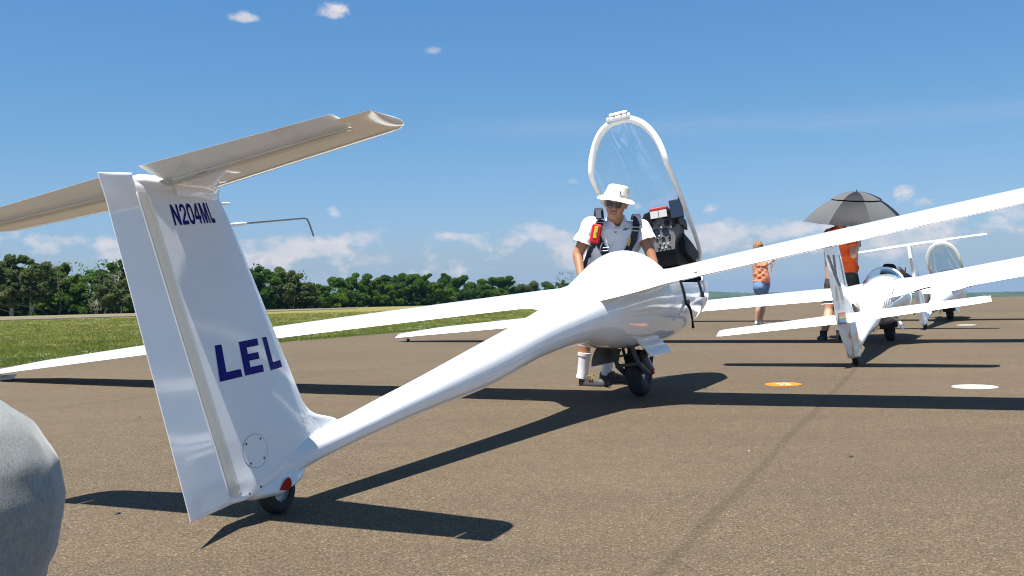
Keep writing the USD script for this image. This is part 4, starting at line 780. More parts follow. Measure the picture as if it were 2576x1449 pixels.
# wings
for sd, dih in ((1, (.0352, -.0007)), (-1, (.0697, -.0014))):
    w_, fl, ai = wing_meshes(sd, dih); wp = part(g, 'wing', w_, M_['white'], smooth=30); part(g, 'flap', fl, M_['white'], smooth=30, parent=wp); part(g, 'aileron', ai, M_['white'], smooth=30, parent=wp); part(g, 'winglet', winglet_mesh(sd, dih), M_['white'], smooth=50, parent=wp)
    for y in ((5.05,) if sd == 1 else (.72, 5.05)):
        q = wing_ring(y, sd, np.array([[.815, .039]]), dih, False)[0]; part(g, 'drive_fairing', trimesh.convex.convex_hull(np.array([q + [.12, 0, .004], q + [-.08, 0, -.012], q + [0, .028, -.002], q + [0, -.028, -.002], q + [.02, 0, .022]])), M_['frame'], smooth=False, parent=wp)
    tz = .7264 + dih[0] * 6.95 + dih[1] * 6.95 ** 2; skid = part(g, 'tip_skid', outward(loft([np.stack([x + np.zeros(12), sd * 6.93 + w2 * np.cos(np.arange(12) * np.pi / 6), tz - .015 - dd * .5 + (dd * .5) * np.sin(np.arange(12) * np.pi / 6)], 1) for x, w2, dd in ((-.22, .006, .02), (-.17, .018, .06), (-.10, .024, .085), (-.04, .02, .07), (.04, .006, .02))])), M_['white'], smooth=60, parent=wp)
    part(g, 'skid_wheel', outward(lathe([(.0001, -.012), (.03, -.012), (.036, 0), (.03, .012), (.0001, .012)], (-.11, sd * 6.93, tz - .085), (0, 1, 0), 24)), M_['rubber'], smooth=40, parent=wp)
# main wheel, legs, doors
wheel_parts(g, (0, 0, .172), .172, .118, .5)
well = outward(loft([fus_ring(x, 60, .018) * 1. for x in np.linspace(-.42, .28, 20)])); 
def rod(a, b, r=.012, name='gear_strut', mt='strut', rb=None): part(g, name, tube([a, b], [r, rb or r], 10), M_[mt], smooth=60)
for s in (-1, 1):
    rod((.02, s * .082, .172), (.17, s * .10, .42), .015); rod((.02, s * .082, .172), (-.05, s * .085, .43), .012); rod((-.30, s * .075, .42), (-.20, s * .08, .245), .017); rod((-.20, s * .08, .245), (-.03, s * .085, .165), .020)
rod((-.20, -.09, .245), (-.20, .09, .245), .014); rod((-.24, .075, .31), (.10, -.09, .335), .008); rod((-.19, -.08, .25), (-.10, -.10, .215), .007)
rod((-.12, -.098, .305), (-.02, -.104, .20), .024, 'gear_spring', 'strut2', .026); rod((-.12, -.098, .315), (-.10, -.098, .29), .030, 'gear_spring', 'strut'); rod((.02, -.10, .19), (.0, -.102, .155), .020, 'brake_unit', 'redcap'); rod((.17, -.10, .42), (.27, -.13, .30), .006)
part(g, 'gear_bay', box((-.09, 0, .425), (.62, .20, .08)), M_['black'], smooth=False)
def door(x0, x1, hy, hz, ly, lz, bulge, name, mt_in, sgn):
    G2 = []
    for x in np.linspace(x0, x1, 10):
        cut = .02 * ((x - x0) / (x1 - x0))
        G2.append([[x - (0.03 * t if sgn > 0 else -.03 * t), hy + (ly - hy) * t + sgn * bulge * math.sin(t * math.pi), hz + float(zB(x) - zB(0)) * .5 * (1 - t) + (lz - hz) * t] for t in np.linspace(0, 1, 7)])
    G2 = np.array(G2); o = np.array([0, sgn * .006, 0]); ring_ = np.concatenate([G2, (G2 + o)[:, ::-1]], 1); return outward(loft(ring_))
part(g, 'gear_door', door(-.27, .22, -.125, .388, -.185, .285, .012, '', '', -1), M_['white'], smooth=30)
part(g, 'gear_door', door(-.44, .10, .125, .388, .168, .272, .012, '', '', 1), M_['doorin'], smooth=30)
for x in (-.2, .15): part(g, 'door_hinge', box((x, -.122, .39), (.03, .012, .02)), M_['strut'], smooth=False)
# canopy and the instrument pod that rises with it
OPEN = math.radians(43.3)
tipf = canopy_parts(g, OPEN, 'glass')
def pod(P): return np.asarray(P, float)
def ppart(th, name, mesh, mt, **k):            # the pod stands well forward, close to the canopy's hinge
    q = mesh.copy(); q.vertices[:, 0] = 1.08 + (q.vertices[:, 0] - .745) * .62; q.vertices[:, 2] += .015; return part(th, name, q, mt, **k)
face = np.array([(.745, y, z) for y, z in ((-.145, 1.385), (.135, 1.385), (.15, 1.33), (.135, 1.245), (.095, 1.175), (.085, 1.10), (-.085, 1.10), (-.10, 1.175), (-.145, 1.245), (-.155, 1.33))])
fb = face.copy(); fb[:, 0] += .012
dep = face.copy(); dep[:, 0] += np.interp(dep[:, 2], [1.1, 1.385], [.20, .34]); dep[:, 1] *= .92; dep[:, 2] -= .03
ppart(g, 'instrument_pod', outward(loft(np.array([fb, (fb * .6 + dep * .4), dep]))), M_['black'], smooth=25)
ip = ppart(g, 'instrument_panel', outward(loft(np.array([face, fb]))), M_['panel'], smooth=20)
ppart(g, 'panel_hood', outward(loft([[(x, y * s, zc + hgt) for y, hgt in ((-.165, -.10), (-.165, -.02), (-.13, .035), (-.05, .055), (.05, .055), (.13, .035), (.16, -.02), (.16, -.10), (.15, -.10), (.148, -.025), (.12, .022), (.05, .042), (-.05, .042), (-.12, .022), (-.15, -.025), (-.152, -.10))] for x, s, zc in ((.70, 1., 1.40), (.85, 1., 1.40), (1.1, .95, 1.36))])), M_['black'], smooth=25)
ped = [[(x, s * y, z) for y, z in ((-1, t), (1, t), (1, b), (-1, b))] for x, s, t, b in ((.76, .085, 1.11, 1.08), (.80, .085, 1.11, .97), (1.05, .11, 1.2, .93), (1.40, .12, 1.06, .93))]
ppart(g, 'pedestal', outward(loft(np.array(ped))), M_['black'], smooth=False)
ppart(g, 'boot', outward(loft([[(x, w2 * c, zc + hh * s) for c, s in ((1, -1), (1, .2), (.6, .9), (0, 1), (-.6, .9), (-1, .2), (-1, -1))] for x, w2, zc, hh in ((.95, .145, 1.2, .14), (1.15, .17, 1.12, .13), (1.35, .19, 1.02, .09), (1.5, .15, .97, .04))])), M_['black'], smooth=30)
r = np.random.default_rng(4)
for y, z, q in ((.09, 1.33, .022), (.02, 1.335, .020), (-.05, 1.33, .026), (.05, 1.265, .030), (-.03, 1.26, .030), (.0, 1.20, .018), (.055, 1.2, .012), (-.055, 1.2, .012)):
    dl = ppart(g, 'dial', lathe([(.0001, 0), (q * .86, 0), (q * .86, .004), (q, .004), (q, 0.0), (q * 1.02, -.004), (.0001, -.004)], (.740, y, z), (-1, 0, 0), 20), M_['screen'], smooth=20, parent=ip)
for y, z in ((.10, 1.285), (.0, 1.30), (-.085, 1.29), (.085, 1.22), (.03, 1.232), (-.06, 1.225), (.0, 1.16), (.035, 1.155), (-.035, 1.155), (-.012, 1.125), (.02, 1.125), (.05, 1.125), (-.05, 1.125)): ppart(g, 'knob', lathe([(.0001, .018), (.007, .018), (.008, .0), (.0001, 0)], (.744, y, z), (-1, 0, 0), 10), M_['black' if r.uniform() < .5 else 'card'], smooth=30, parent=ip)
ppart(g, 'red_cover', box((.735, .0, 1.458), (.08, .155, .022), None, .005), M_['redcap'], smooth=20)
for y in (.038, -.038): ppart(g, 'placard', box((.690, y, 1.412), (.004, .070, .062), None), M_['card'], smooth=False)
Rs = np.array([[.93, .25, -.26], [-.26, .965, 0], [.25, .07, .965]])
sc = ppart(g, 'flight_computer', box((.66, -.165, 1.425), (.016, .11, .165), Rs, .004), M_['black'], smooth=20); ppart(g, 'screen', box((.6475, -.167, 1.4245), (.004, .095, .148), Rs), M_['screen'], smooth=False, parent=sc); ppart(g, 'mount_arm', tube([(.67, -.13, 1.36), (.70, -.12, 1.31), (.745, -.10, 1.29)], .012, 8), M_['black'], smooth=60, parent=sc)
part(g, 'hinge_arm', tube([(1.22, -.05, .90), (1.24, -.06, 1.0), (1.26, -.06, 1.12)], .011, 8), M_['strut'], smooth=60); part(g, 'hinge_arm', tube([(1.28, .02, .90), (1.28, .02, 1.0), (1.30, .02, 1.1)], .011, 8), M_['steel'], smooth=60)
kn = tipf([[.55, -.29, .86]])[0]; part(g, 'canopy_lever', cat(box(kn, (.05, .02, .035), None, .006), tube([kn, kn + [-.05, 0, -.05]], .008, 8)), M_['black'], smooth=30)
kn = tipf([[.18, .16, 1.06]])[0]
# shoulder straps hung over the cockpit rim
def rim_strap(x0, x1, zt_, zb_, w2, hang=0.):
    P_, N_ = [], []
    for t in np.linspace(0, 1, 14):
        x = x0 + (x1 - x0) * t; z = zt_ + (zb_ - zt_) * t; y = -float(fus_y(x, z)) - .003 - hang * max(0, t - .4) ** 2; P_.append((x, y, z)); N_.append((0, -1, .15))
    P_ = [(x0 - .01, -float(fus_y(x0, zt_)) + .05, zt_ + .012)] + [(x0, -float(fus_y(x0, zt_)) - .001, zt_ + .006)] + P_; N_ = [(0, -.1, 1), (0, -.7, .7)] + N_
    return ribbon(P_, N_, w2)
st = part(g, 'shoulder_strap', rim_strap(.32, .40, .80, .63, .045), M_['strap'], smooth=30); part(g, 'strap_end', tube([(.40, -.325, .635), (.43, -.335, .58), (.455, -.33, .50), (.46, -.325, .44)], [.014, .010, .007, .012], 8, flat=True), M_['strap'], smooth=60, parent=st)
part(g, 'strap_buckle', box((.395, -.335, .645), (.05, .016, .035), None, .004), M_['black'], smooth=20, parent=st)
st = part(g, 'shoulder_strap', rim_strap(.86, .93, .80, .70, .045), M_['strap'], smooth=30); part(g, 'strap_buckle', box((.925, -.308, .70), (.04, .016, .05), None, .004), M_['black'], smooth=20, parent=st)

# ================================================================== the two gliders beyond
def far_glider(name, label, tail_px, main_px, bank, kind, heading=None, k=1., low=.14, winc=.05):
    def drop(v, body=True):
        v = np.array(v, float); x = v[..., 0]
        if kind == 'low' and body:         # wider cabin, and a deck sunk below the rear glazing
            v[..., 1] = v[..., 1] * (1 + .12 * smoothstep(-1.6, -.6, x)) + .055 * smoothstep(-3., -.4, x); v[..., 2] -= .11 * smoothstep(-1.5, -.8, x) * (1 - smoothstep(.1, .5, x)) * smoothstep(.80, 1.05, v[..., 2])
        v[..., 2] -= low * smoothstep(-3.7, -.6, x); return v
    def dm(q, body=True): q = q.copy(); q.vertices = drop(q.vertices, body); return q
    def wm(q):
        q = dm(q, False); x = q.vertices[:, 0]; q.vertices[:, 2] += (x + .2) * winc + .05; q.vertices[:, 1] *= 1.068; return q
    Mx = body_frame(tail_px, main_px, bank, heading); Mx[:3, :3] *= k; q = thing(name, label, 'glider', Mx)
    w = M_['white2'] if kind == 'low' else M_['white']
    skin_part(q, 'fuselage', FUS_SKIN, w, drop); part(q, 'cockpit_lining', dm(inner), M_['black'], smooth=40)
    for sd, dih in ((1, (.0565, -.0007)), (-1, (.062, -.0012))):
        w_, fl, ai = wing_meshes(sd, dih); w_ = cat(w_, outward(loft([wing_ring(y, sd, foil(0, 1, 26), dih) for y in np.linspace(.10, .62, 24)]))); w_, fl, ai = map(wm, (w_, fl, ai)); wp = part(q, 'wing', w_, M_['white'], smooth=30); part(q, 'flap', fl, M_['white'], smooth=30, parent=wp); part(q, 'aileron', ai, M_['white'], smooth=30, parent=wp)
        tz = .7264 + dih[0] * 6.95 + dih[1] * 6.95 ** 2; part(q, 'tip_skid', outward(lathe([(.0001, -.012), (.03, -.012), (.04, 0), (.03, .012), (.0001, .012)], (-.11, sd * 7.40, tz - .02 - low), (0, 1, 0), 20)), M_['rubber'], smooth=40, parent=wp)
    if kind == 'T': skin_part(q, 'fin', FIN_SKIN, w)
    else: part(q, 'fin', fin_mesh(z1=1.26), w, smooth=40)
    wheel_parts(q, (0, 0, .172), .172, .125, .5); part(q, 'gear_bay', box((-.02, 0, .36 - low), (.40, .20, .09)), M_['black'], smooth=False)
    for s in (-1, 1): part(q, 'gear_strut', tube([(.02, s * .085, .172), (.12, s * .11, .42)], .016, 8), M_['strut'], smooth=60)
    for s in (-1, 1): part(q, 'gear_door', door(-.3, .2, s * .13, .385 - low, s * .17, .28 - low, .01, '', '', s), w, smooth=30)
    part(q, 'tail_wheel', outward(lathe([(.0001, -.03), (.05, -.03), (.075, -.018), (.08, 0), (.075, .018), (.05, .03), (.0001, .03)], (-4.06, 0, .079), (0, 1, 0), 28)), M_['rubber'], smooth=40); part(q, 'wheel_fairing', outward(loft([fair_ring(x) for x in np.linspace(-4.26, -3.93, 24)])), w, smooth=50)
    return q, w, dm
# second glider: low tailplane, X on the rudder
g2, w, dm2 = far_glider('glider', 'white glider with a low tailplane, an X and a rainbow flag on its tail', (2160, 914), (2242, 857), 7.0, 'low')
rud2 = rudder_mesh(math.radians(-10), .20, .26, .115, 1.26); vz = rud2.vertices; kk = 1 - .95 * np.clip((.56 - vz[:, 2]) / .44, 0, 1) ** 2.2; hx_ = hinge_x(vz[:, 2]); vz[:, 0] = hx_ + (vz[:, 0] - hx_) * kk; vz[:, 1] *= kk ** .5; rud2.vertices = vz
rp2 = part(g2, 'rudder', rud2, w, smooth=40)
for sd in (1, -1):
    pf = foil(0, 1, 20, True, .11); part(g2, 'tailplane', outward(loft([np.stack([(-4.03 - .10 * t) - pf[:, 0] * (.46 - .15 * t - .12 * max(0, t - .94) / .06), np.full(len(pf), sd * y), .47 + .01 * t + (.30 - pf[:, 0]) * (.46 - .15 * t) * .15 + pf[:, 1] * (.46 - .15 * t) * (1 if t < .97 else .5)], 1) for t, y in [(q, .03 + 1.22 * q) for q in np.concatenate([np.linspace(0, .94, 14), [.96, .98, 1.]])]])), M_['white'], smooth=40)
def rud_surf(x, z):
    h = hinge_x(z); return np.where(x > h, fin_half(x, z), fin_half(h, z) * np.clip(1 - (h - x) / .27, 0, 1) ** .92 - (h - x) * math.tan(math.radians(10)))
def mark(poly, c, mt, name='marking', label=None): part(g2, name, decal(poly, c, rud_surf, .004, -1, .03), M_[mt], smooth=True, label=label, parent=rp2)
xs_top, xs_bot = 1.06, .77
mark(Polygon([(0, 1), (.26, 1), (1, 0), (.72, 0)]), [(-4.705, xs_bot), (-4.525, xs_bot), (-4.765, xs_top), (-4.60, xs_top)], 'greyletter'); mark(Polygon([(.74, 1), (1, 1), (.80, .34), (.56, .52)]), [(-4.705, xs_bot), (-4.525, xs_bot), (-4.765, xs_top), (-4.60, xs_top)], 'greyletter')
for q4 in ([(.22, 0), (.46, 0), (.56, 1), (.36, 1)], [(.76, 0), (1, 0), (.98, 1), (.76, 1)]): mark(Polygon(q4), [(-4.70, .635), (-4.495, .635), (-4.715, .768), (-4.525, .768)], 'palegrey')
mark(Polygon([(0, 0), (.2, 0), (.2, 1), (0, 1)]), [(-4.36, .77), (-4.16, .77), (-4.42, 1.06), (-4.25, 1.06)], 'greyletter')
for i, (nm, col) in enumerate((('red', (.52, .17, .10)), ('orange', (.62, .28, .10)), ('yellow', (.66, .45, .08)), ('green', (.06, .22, .05)), ('blue', (.02, .22, .50)), ('violet', (.10, .04, .22)))):
    M_['flag_' + nm] = plain('flag_' + nm, col, .4); z1, z0 = .525 - .018 * i, .525 - .018 * (i + 1)
    mark(Polygon([(0, 0), (1, 0), (1, 1), (0, 1)]), [(-4.64, z0), (-4.49, z0 + .002), (-4.64, z1), (-4.49, z1 + .002)], 'flag_' + nm, 'flag_stripe')
mark(Polygon([(0, 0), (1, 0), (1, 1), (0, 1)]), [(-4.45, .27), (-4.43, .27), (-4.455, .32), (-4.435, .32)], 'redcap', 'stencil')
# rear glazing over the luggage deck, its frame lines
xs2 = np.linspace(-.95, .30, 28)
def hoopd(*a_): h_ = hoop(*a_); h_[:, 2] -= .14; return h_
def hoop(x, lift, n=41, z0=.80):
    z1 = float(zT(x)) + lift; t = np.linspace(0, np.pi, n); y0 = float(fus_y(x, z0)) * 1.12 + .004; e = 2 / 2.15; return np.stack([np.full(n, x), y0 * np.sign(np.cos(t)) * abs(np.cos(t)) ** .92 + .055, z0 + (z1 - z0) * np.sin(t) ** .92], 1)
def hoopd(*a_): h_ = hoop(*a_); h_[:, 2] -= .14; return h_
def hoop(x, lift, n=31, z0=.83):
    y0 = float(hW(x)) * .80; t = np.linspace(0, np.pi, n); ht = float(zT(x)) + lift - z0; return np.stack([np.full(n, x), y0 * np.cos(t), z0 + ht * np.sin(t) ** .8], 1)
cp2 = part(g2, 'canopy', sheet([hoopd(x, -.045 * (1 - smoothstep(-.95, -.5, x)) + .004) for x in xs2]), M_['glass'], smooth=True)
for hx2, lf2, rd2 in ((-.95, -.04, .012), (.30, .006, .014)): part(g2, 'frame', tube(hoopd(hx2, lf2), rd2, 8), M_['frame'], smooth=60, parent=cp2)
for i in (0, -1): part(g2, 'rail', tube([hoopd(x, .03)[i] for x in xs2], .010, 8), M_['frame'], smooth=60, parent=cp2)
ld = [np.vstack([h_[:, :] * [1, .93, 1] + [0, 0, 0]]) for h_ in (hoopd(x, -.075) for x in np.linspace(-.62, .27, 20))]; part(g2, 'luggage_deck', outward(loft(ld)), M_['white2'], smooth=40)
part(g2, 'seat_back', box((.3, 0, .70), (.05, .34, .26), None, .02), M_['black'], smooth=30)
for i in range(6): mark2 = part(g2, 'registration_letter', box((-1.62 + .09 * i, -float(fus_y(-1.62 + .09 * i, .60)) - .001, .50 + .012 * i), (.05, .003, .09)), M_['greyletter'], smooth=False)

# third glider: high tailplane, canopy open
g3, w3, dm3 = far_glider('glider', 'white glider farthest off with a high tailplane and its tinted canopy open', (2322, 827), (2392, 804), 6.5, 'T', 29.5, .96)
part(g3, 'rudder', rudder_mesh(math.radians(14)), w3, smooth=40)
st3, el3 = stab_meshes(.05)
for mm in (st3, *el3): mm.vertices[:, 1] *= 1.22; mm.vertices[:, 2] += .215 + (mm.vertices[:, 0] + 4.4) * .13
finx = fin_mesh(z1=1.2); part(g3, 'tailplane', st3, M_['white'], smooth=30)
for e in el3: part(g3, 'elevator', e, M_['white'], smooth=30)
top3 = loft([np.c_[np.stack([-4.215 - .02 - s_ * .40, t_ * .034 * np.sqrt(np.clip(s_, 0, 1)) * (1.2 - s_ * .5)], 1), np.full(2 * 12 - 1, z)] for z, s_, t_ in [(z, np.concatenate([np.linspace(0, 1, 12), np.linspace(1, 0, 12)[:-1]]), np.concatenate([np.ones(12), -np.ones(11)])) for z in (1.19, 1.435)]]); part(g3, 'fin_top', outward(top3), w3, smooth=40)
canopy_parts(g3, math.radians(25), 'glass2', 'tape', bracket=False, w=.026, drop=.15)
part(g3, 'instrument_pod', box((.86, 0, .93), (.2, .26, .24), None, .03), M_['black'], smooth=30)
part(g3, 'stencil', decal(Polygon([(0, 0), (1, 0), (1, 1), (0, 1)]), [(-4.30, .86), (-4.22, .86), (-4.31, .97), (-4.23, .97)], fin_half, .002), M_['flag_blue'], smooth=True)
for y in (.14, -.16): part(g3, 'tow_ring', tube([(-4.10 + .045 * math.cos(a), y, .30 + .035 * math.sin(a)) for a in np.linspace(0, 2 * np.pi, 18)], .010, 6), M_['black'], smooth=60)

# ------------------------------------------------------------------ people
def nrm(v): v = np.asarray(v, float); return v / np.linalg.norm(v)
def hand_chains(wrist, d, n, s=1., curl=.35, thumb=1):
    """A right-handed palm at the wrist pointing along d, palm facing n: palm, four unequal fingers, thumb from the side."""
    d, n = nrm(d), nrm(n); n = nrm(n - d * (n @ d)); sdir = np.cross(d, n) * thumb; W_ = np.asarray(wrist, float); C_ = []
    k0, k1 = W_ + d * .02 * s, W_ + d * .088 * s
    C_.append(m3.Manifold.batch_hull([ball(k0 + sdir * .016 * s, .017 * s, 12), ball(k0 - sdir * .016 * s, .017 * s, 12), ball(k1 + sdir * .030 * s, .0125 * s, 12), ball(k1 - sdir * .030 * s, .0115 * s, 12)]))
    for off, L in ((.030, .070), (.010, .080), (-.010, .074), (-.030, .058)):
        p = k1 + sdir * off * s; dd = d; js = [(p, .0095 * s)]
        for f, c in ((.45, .6), (.32, 1.), (.23, .8)):
            dd = nrm(dd * math.cos(curl * c) + n * math.sin(curl * c)); p = p + dd * L * f * s; js.append((p, (.009 - .0012 * len(js)) * s))
        C_.append(chain(js, 10))
    p = k0 + sdir * .024 * s; dd = nrm(d * .6 + sdir * .8); js = [(p, .014 * s)]
    for L, t in ((.035, 0), (.030, .35), (.022, .3)):
        dd = nrm(dd * math.cos(t) + (d * .6 + n * .5) * math.sin(t)); p = p + dd * L * s; js.append((p, (.0125 - .0012 * len(js)) * s))
    C_.append(chain(js, 10)); return C_
def head_chains(c, f, u, s=1.):
    """Skull, jaw, nose, brow, lips and ears about the centre c, facing f."""
    f = nrm(f); u = nrm(np.asarray(u, float) - f * (np.asarray(u, float) @ f)); r_ = np.cross(f, u); P = lambda a, b, e=0.: np.asarray(c, float) + (f * a + u * b + r_ * e) * s
    B = lambda a, b, e, q: ball(P(a, b, e), q * s, 16); H = m3.Manifold.batch_hull; C_ = []
    C_.append(H([B(-.018, .035, 0, .080), B(.022, .030, 0, .072), B(.0, .045, .012, .072), B(.0, .045, -.012, .072)]))
    C_.append(H([B(.030, .02, .03, .040), B(.030, .02, -.03, .040), B(.050, -.085, .014, .026), B(.050, -.085, -.014, .026), B(-.02, -.03, .04, .030), B(-.02, -.03, -.04, .030)]))
    C_.append(H([B(.078, .012, 0, .010), B(.102, -.022, 0, .0125), B(.082, -.030, .012, .009), B(.082, -.030, -.012, .009)]))          # nose
    C_.append(H([B(.070, .028, .035, .012), B(.080, .026, 0, .012), B(.070, .028, -.035, .012)]))                                      # brow
    C_.append(H([B(.074, -.066, .018, .007), B(.083, -.067, 0, .008), B(.074, -.066, -.018, .007)]))                                    # lower lip
    C_.append(H([B(.076, -.050, .018, .006), B(.085, -.049, 0, .007), B(.076, -.050, -.018, .006)]))
    for e in (1, -1): C_.append(H([B(-.012, .014, .080 * e, .010), B(-.016, -.016, .078 * e, .009), B(-.024, .010, .086 * e, .008)]))
    return C_, P, f, u, r_
def face_parts(th, P, f, u, r_, s=1.):
    for e in (1, -1):
        part(th, 'eye', lathe([(.0001, .011), (.006, .010), (.011, .004), (.012, 0), (.0001, -.004)], P(.066, .004, .031 * e), f, 14), M_['teeth'], smooth=60, world=True); part(th, 'pupil', lathe([(.0001, .0125), (.0045, .0118), (.005, .008), (.0001, .007)], P(.066, .004, .031 * e), f, 12), M_['screw'], smooth=60, world=True)
    part(th, 'mouth', tube([P(.0815, -.058, -.02), P(.089, -.0585, 0), P(.0815, -.058, .02)], [.002, .0045, .002], 8), M_['lips'], smooth=60, world=True)
def shell(chains, grow, res=.02, it=6, cuts=()):
    q = blob(chains, res, it); return q
def shoe(th, heel, toe, name='shoe', mt='shoe', s=1., detail=True, world=True):
    """A running shoe from the heel to the toe on the ground, with sole, tongue, laces."""
    heel, toe = np.asarray(heel, float), np.asarray(toe, float); d = nrm([*(toe - heel)[:2], 0]); L = np.linalg.norm((toe - heel)[:2]); sd = np.array([-d[1], d[0], 0]); z0 = heel[2]
    def Q(t, e, z): return np.array([heel[0], heel[1], z0]) + d * L * t + sd * e * s + np.array([0, 0, z]) * s
    ts = np.linspace(0, 1, 22); w = np.interp(ts, [0, .04, .15, .35, .62, .8, .93, 1.], [.012, .028, .034, .033, .046, .044, .030, .008]); top = np.interp(ts, [0, .05, .15, .3, .45, .65, .85, .96, 1.], [.075, .096, .100, .098, .085, .064, .052, .040, .022]); sole = np.interp(ts, [0, .06, .4, .85, 1.], [.020, .004, .003, .004, .018])
    a = np.linspace(0, np.pi, 13); up = np.array([[Q(t, w_ * math.cos(k) * (1 if math.sin(k) < .5 else 1), .024 + max(tp - .024, .004) * math.sin(k) ** .75) for k in a] + [Q(t, w_ * math.cos(k), .024) for k in (np.pi * .75, np.pi * .25)] for t, w_, tp in zip(ts, w, top)])
    sh = part(th, name, outward(loft(up)), M_[mt], smooth=60, world=world)
    so = np.array([[Q(t, w_ * 1.10 * x + 0, z) for x, z in ((-1, .030), (1, .030), (1.04, .014), (.95, b), (-.95, b), (-1.04, .014))] for t, w_, b in zip(ts, w, sole)])
    part(th, 'sole', outward(loft(so)), M_['sole'], smooth=40, world=world, parent=sh)
    if detail:
        for k in range(4):
            t = .36 + .085 * k; zt_ = float(np.interp(t, ts, top)) + .002; part(th, 'lace', tube([Q(t, .028, zt_ - .014), Q(t + .015, .0, zt_ + .002), Q(t + .03, -.028, zt_ - .016)], .0042 * s, 6), M_['lace'], smooth=60, world=world, parent=sh)
        part(th, 'lace_bow', tube([Q(.40, 0, .095), Q(.36, .045, .085), Q(.50, .055, .060), Q(.42, .01, .093), Q(.46, -.05, .075), Q(.56, -.052, .058), Q(.42, 0, .093)], .004 * s, 6), M_['lace'], smooth=60, world=world, parent=sh)
        for e in (1, -1):
            zz = [(.52, .040), (.44, .072), (.50, .060), (.40, .046)]; part(th, 'side_mark', tube([Q(t, e * (float(np.interp(t, ts, w)) * (1.0 if z < .055 else .86) + .002), z) for t, z in zz], .005 * s, 6), M_['rust'], smooth=60, world=world, parent=sh)
    return sh
def hem(q, z): return trimesh.intersections.slice_mesh_plane(q, [0, 0, 1.], [0, 0, z])
def px3(px, py, Y): return at(px, py, Y)

# ---- the man in white at the cockpit
foot_a, foot_b = gnd(1480, 970), gnd(1533, 962)
man = thing('person', 'person in white polo shirt, cream sun hat and dark glasses leaning over the open cockpit', 'person', loc=[*(foot_a[:2] * .5 + foot_b[:2] * .5), 0])
hipC = np.array([.80, 8.24, .92]); shR, shL = px3(1487, 569, 7.98), px3(1612, 574, 7.94); neck = px3(1550, 556, 7.96); chest = (shR + shL) / 2 * .65 + hipC * .35 + [0, -.02, 0]; headC = px3(1549, 515, 7.80)
elR, wrR = px3(1453, 640, 7.98), px3(1463, 700, 7.86); elL, wrL = px3(1634, 632, 7.88), px3(1655, 690, 7.80)
ankA, ankB = np.array([foot_a[0] - .045, foot_a[1] + .02, .09]), np.array([foot_b[0] - .02, foot_b[1] + .02, .09]); kneeA, kneeB = np.array([ankA[0] + .05, ankA[1] - .03, .50]), np.array([ankB[0] + .07, ankB[1] - .03, .50]); hipA, hipB = hipC + [-.09, -.03, -.02], hipC + [.09, .03, -.02]
fdir = nrm([-.24, -1, -.16]); hdu = nrm([.17, 0, 1]); hc_, HP, hf, hu, hr = head_chains(headC, fdir, hdu, 1.04)
ch = hc_ + [chain([(headC + [0, .02, -.05], .058), (neck + [0, .03, -.02], .062), (chest, .12)]), chain([(shR, .058), (elR, .042), (wrR, .029)]), chain([(shL, .058), (elL, .042), (wrL, .029)]), chain([(chest + [-.06, 0, 0], .12), (hipC + [-.05, 0, .05], .125)]), chain([(chest + [.06, 0, 0], .12), (hipC + [.05, 0, .05], .125)]),
     chain([(hipA, .098), (kneeA, .058), (kneeA * .62 + ankA * .38 + [-.01, .02, 0], .057), (ankA, .038)]), chain([(hipB, .098), (kneeB, .058), (kneeB * .62 + ankB * .38 + [-.01, .02, 0], .057), (ankB, .038)])]
ch += hand_chains(wrR, wrR - elR, [1, -.2, 0], 1., .5, 1) + hand_chains(wrL, wrL - elL, [-1, -.2, 0], 1., .5, -1)
part(man, 'body', blob(ch, .014, 3, 16), M_['skin'], smooth=60, world=True)
cR, cL = shR * .45 + elR * .55, shL * .45 + elL * .55; gr = [-.0, 0, 0]
shirt_ch = [m3.Manifold.batch_hull([ball(shR + [.03, 0, -.02], .075), ball(shL + [-.03, 0, -.02], .075), ball(neck + [0, .05, -.055], .07)]), m3.Manifold.batch_hull([ball(shR + [.05, 0, -.05], .09), ball(shL + [-.05, 0, -.05], .09), ball(chest + [-.07, -.01, -.02], .14), ball(chest + [.07, -.01, -.02], .14)]),
            m3.Manifold.batch_hull([ball(chest + [-.07, -.01, -.02], .14), ball(chest + [.07, -.01, -.02], .14), ball(hipC + [-.07, -.02, .04], .145), ball(hipC + [.07, -.02, .04], .145)]), chain([(shR, .080), (cR * .5 + shR * .5, .080)]), chain([(shL, .080), (cL * .5 + shL * .5, .080)])]
shirt = blob(shirt_ch, .018, 7)
for p_, c_ in ((shR, cR), (shL, cL)): dd_ = c_ - p_; shirt = cat(shirt, tube([p_ + dd_ * t for t in np.linspace(.25, 1.12, 16)], np.interp(np.linspace(0, 1, 16), [0, .5, 1], [.070, .082, .088]), 28, caps=False))
shirt.vertices += (meshkit.fbm(shirt.vertices[:, None, :] * [14, 14, 8] + np.array([[0, 0, 0], [9, 3, 1], [4, 7, 2]]), 3, 2) - .5) * .030
sp = part(man, 'shirt', shirt, M_['shirt'], smooth=60, world=True)
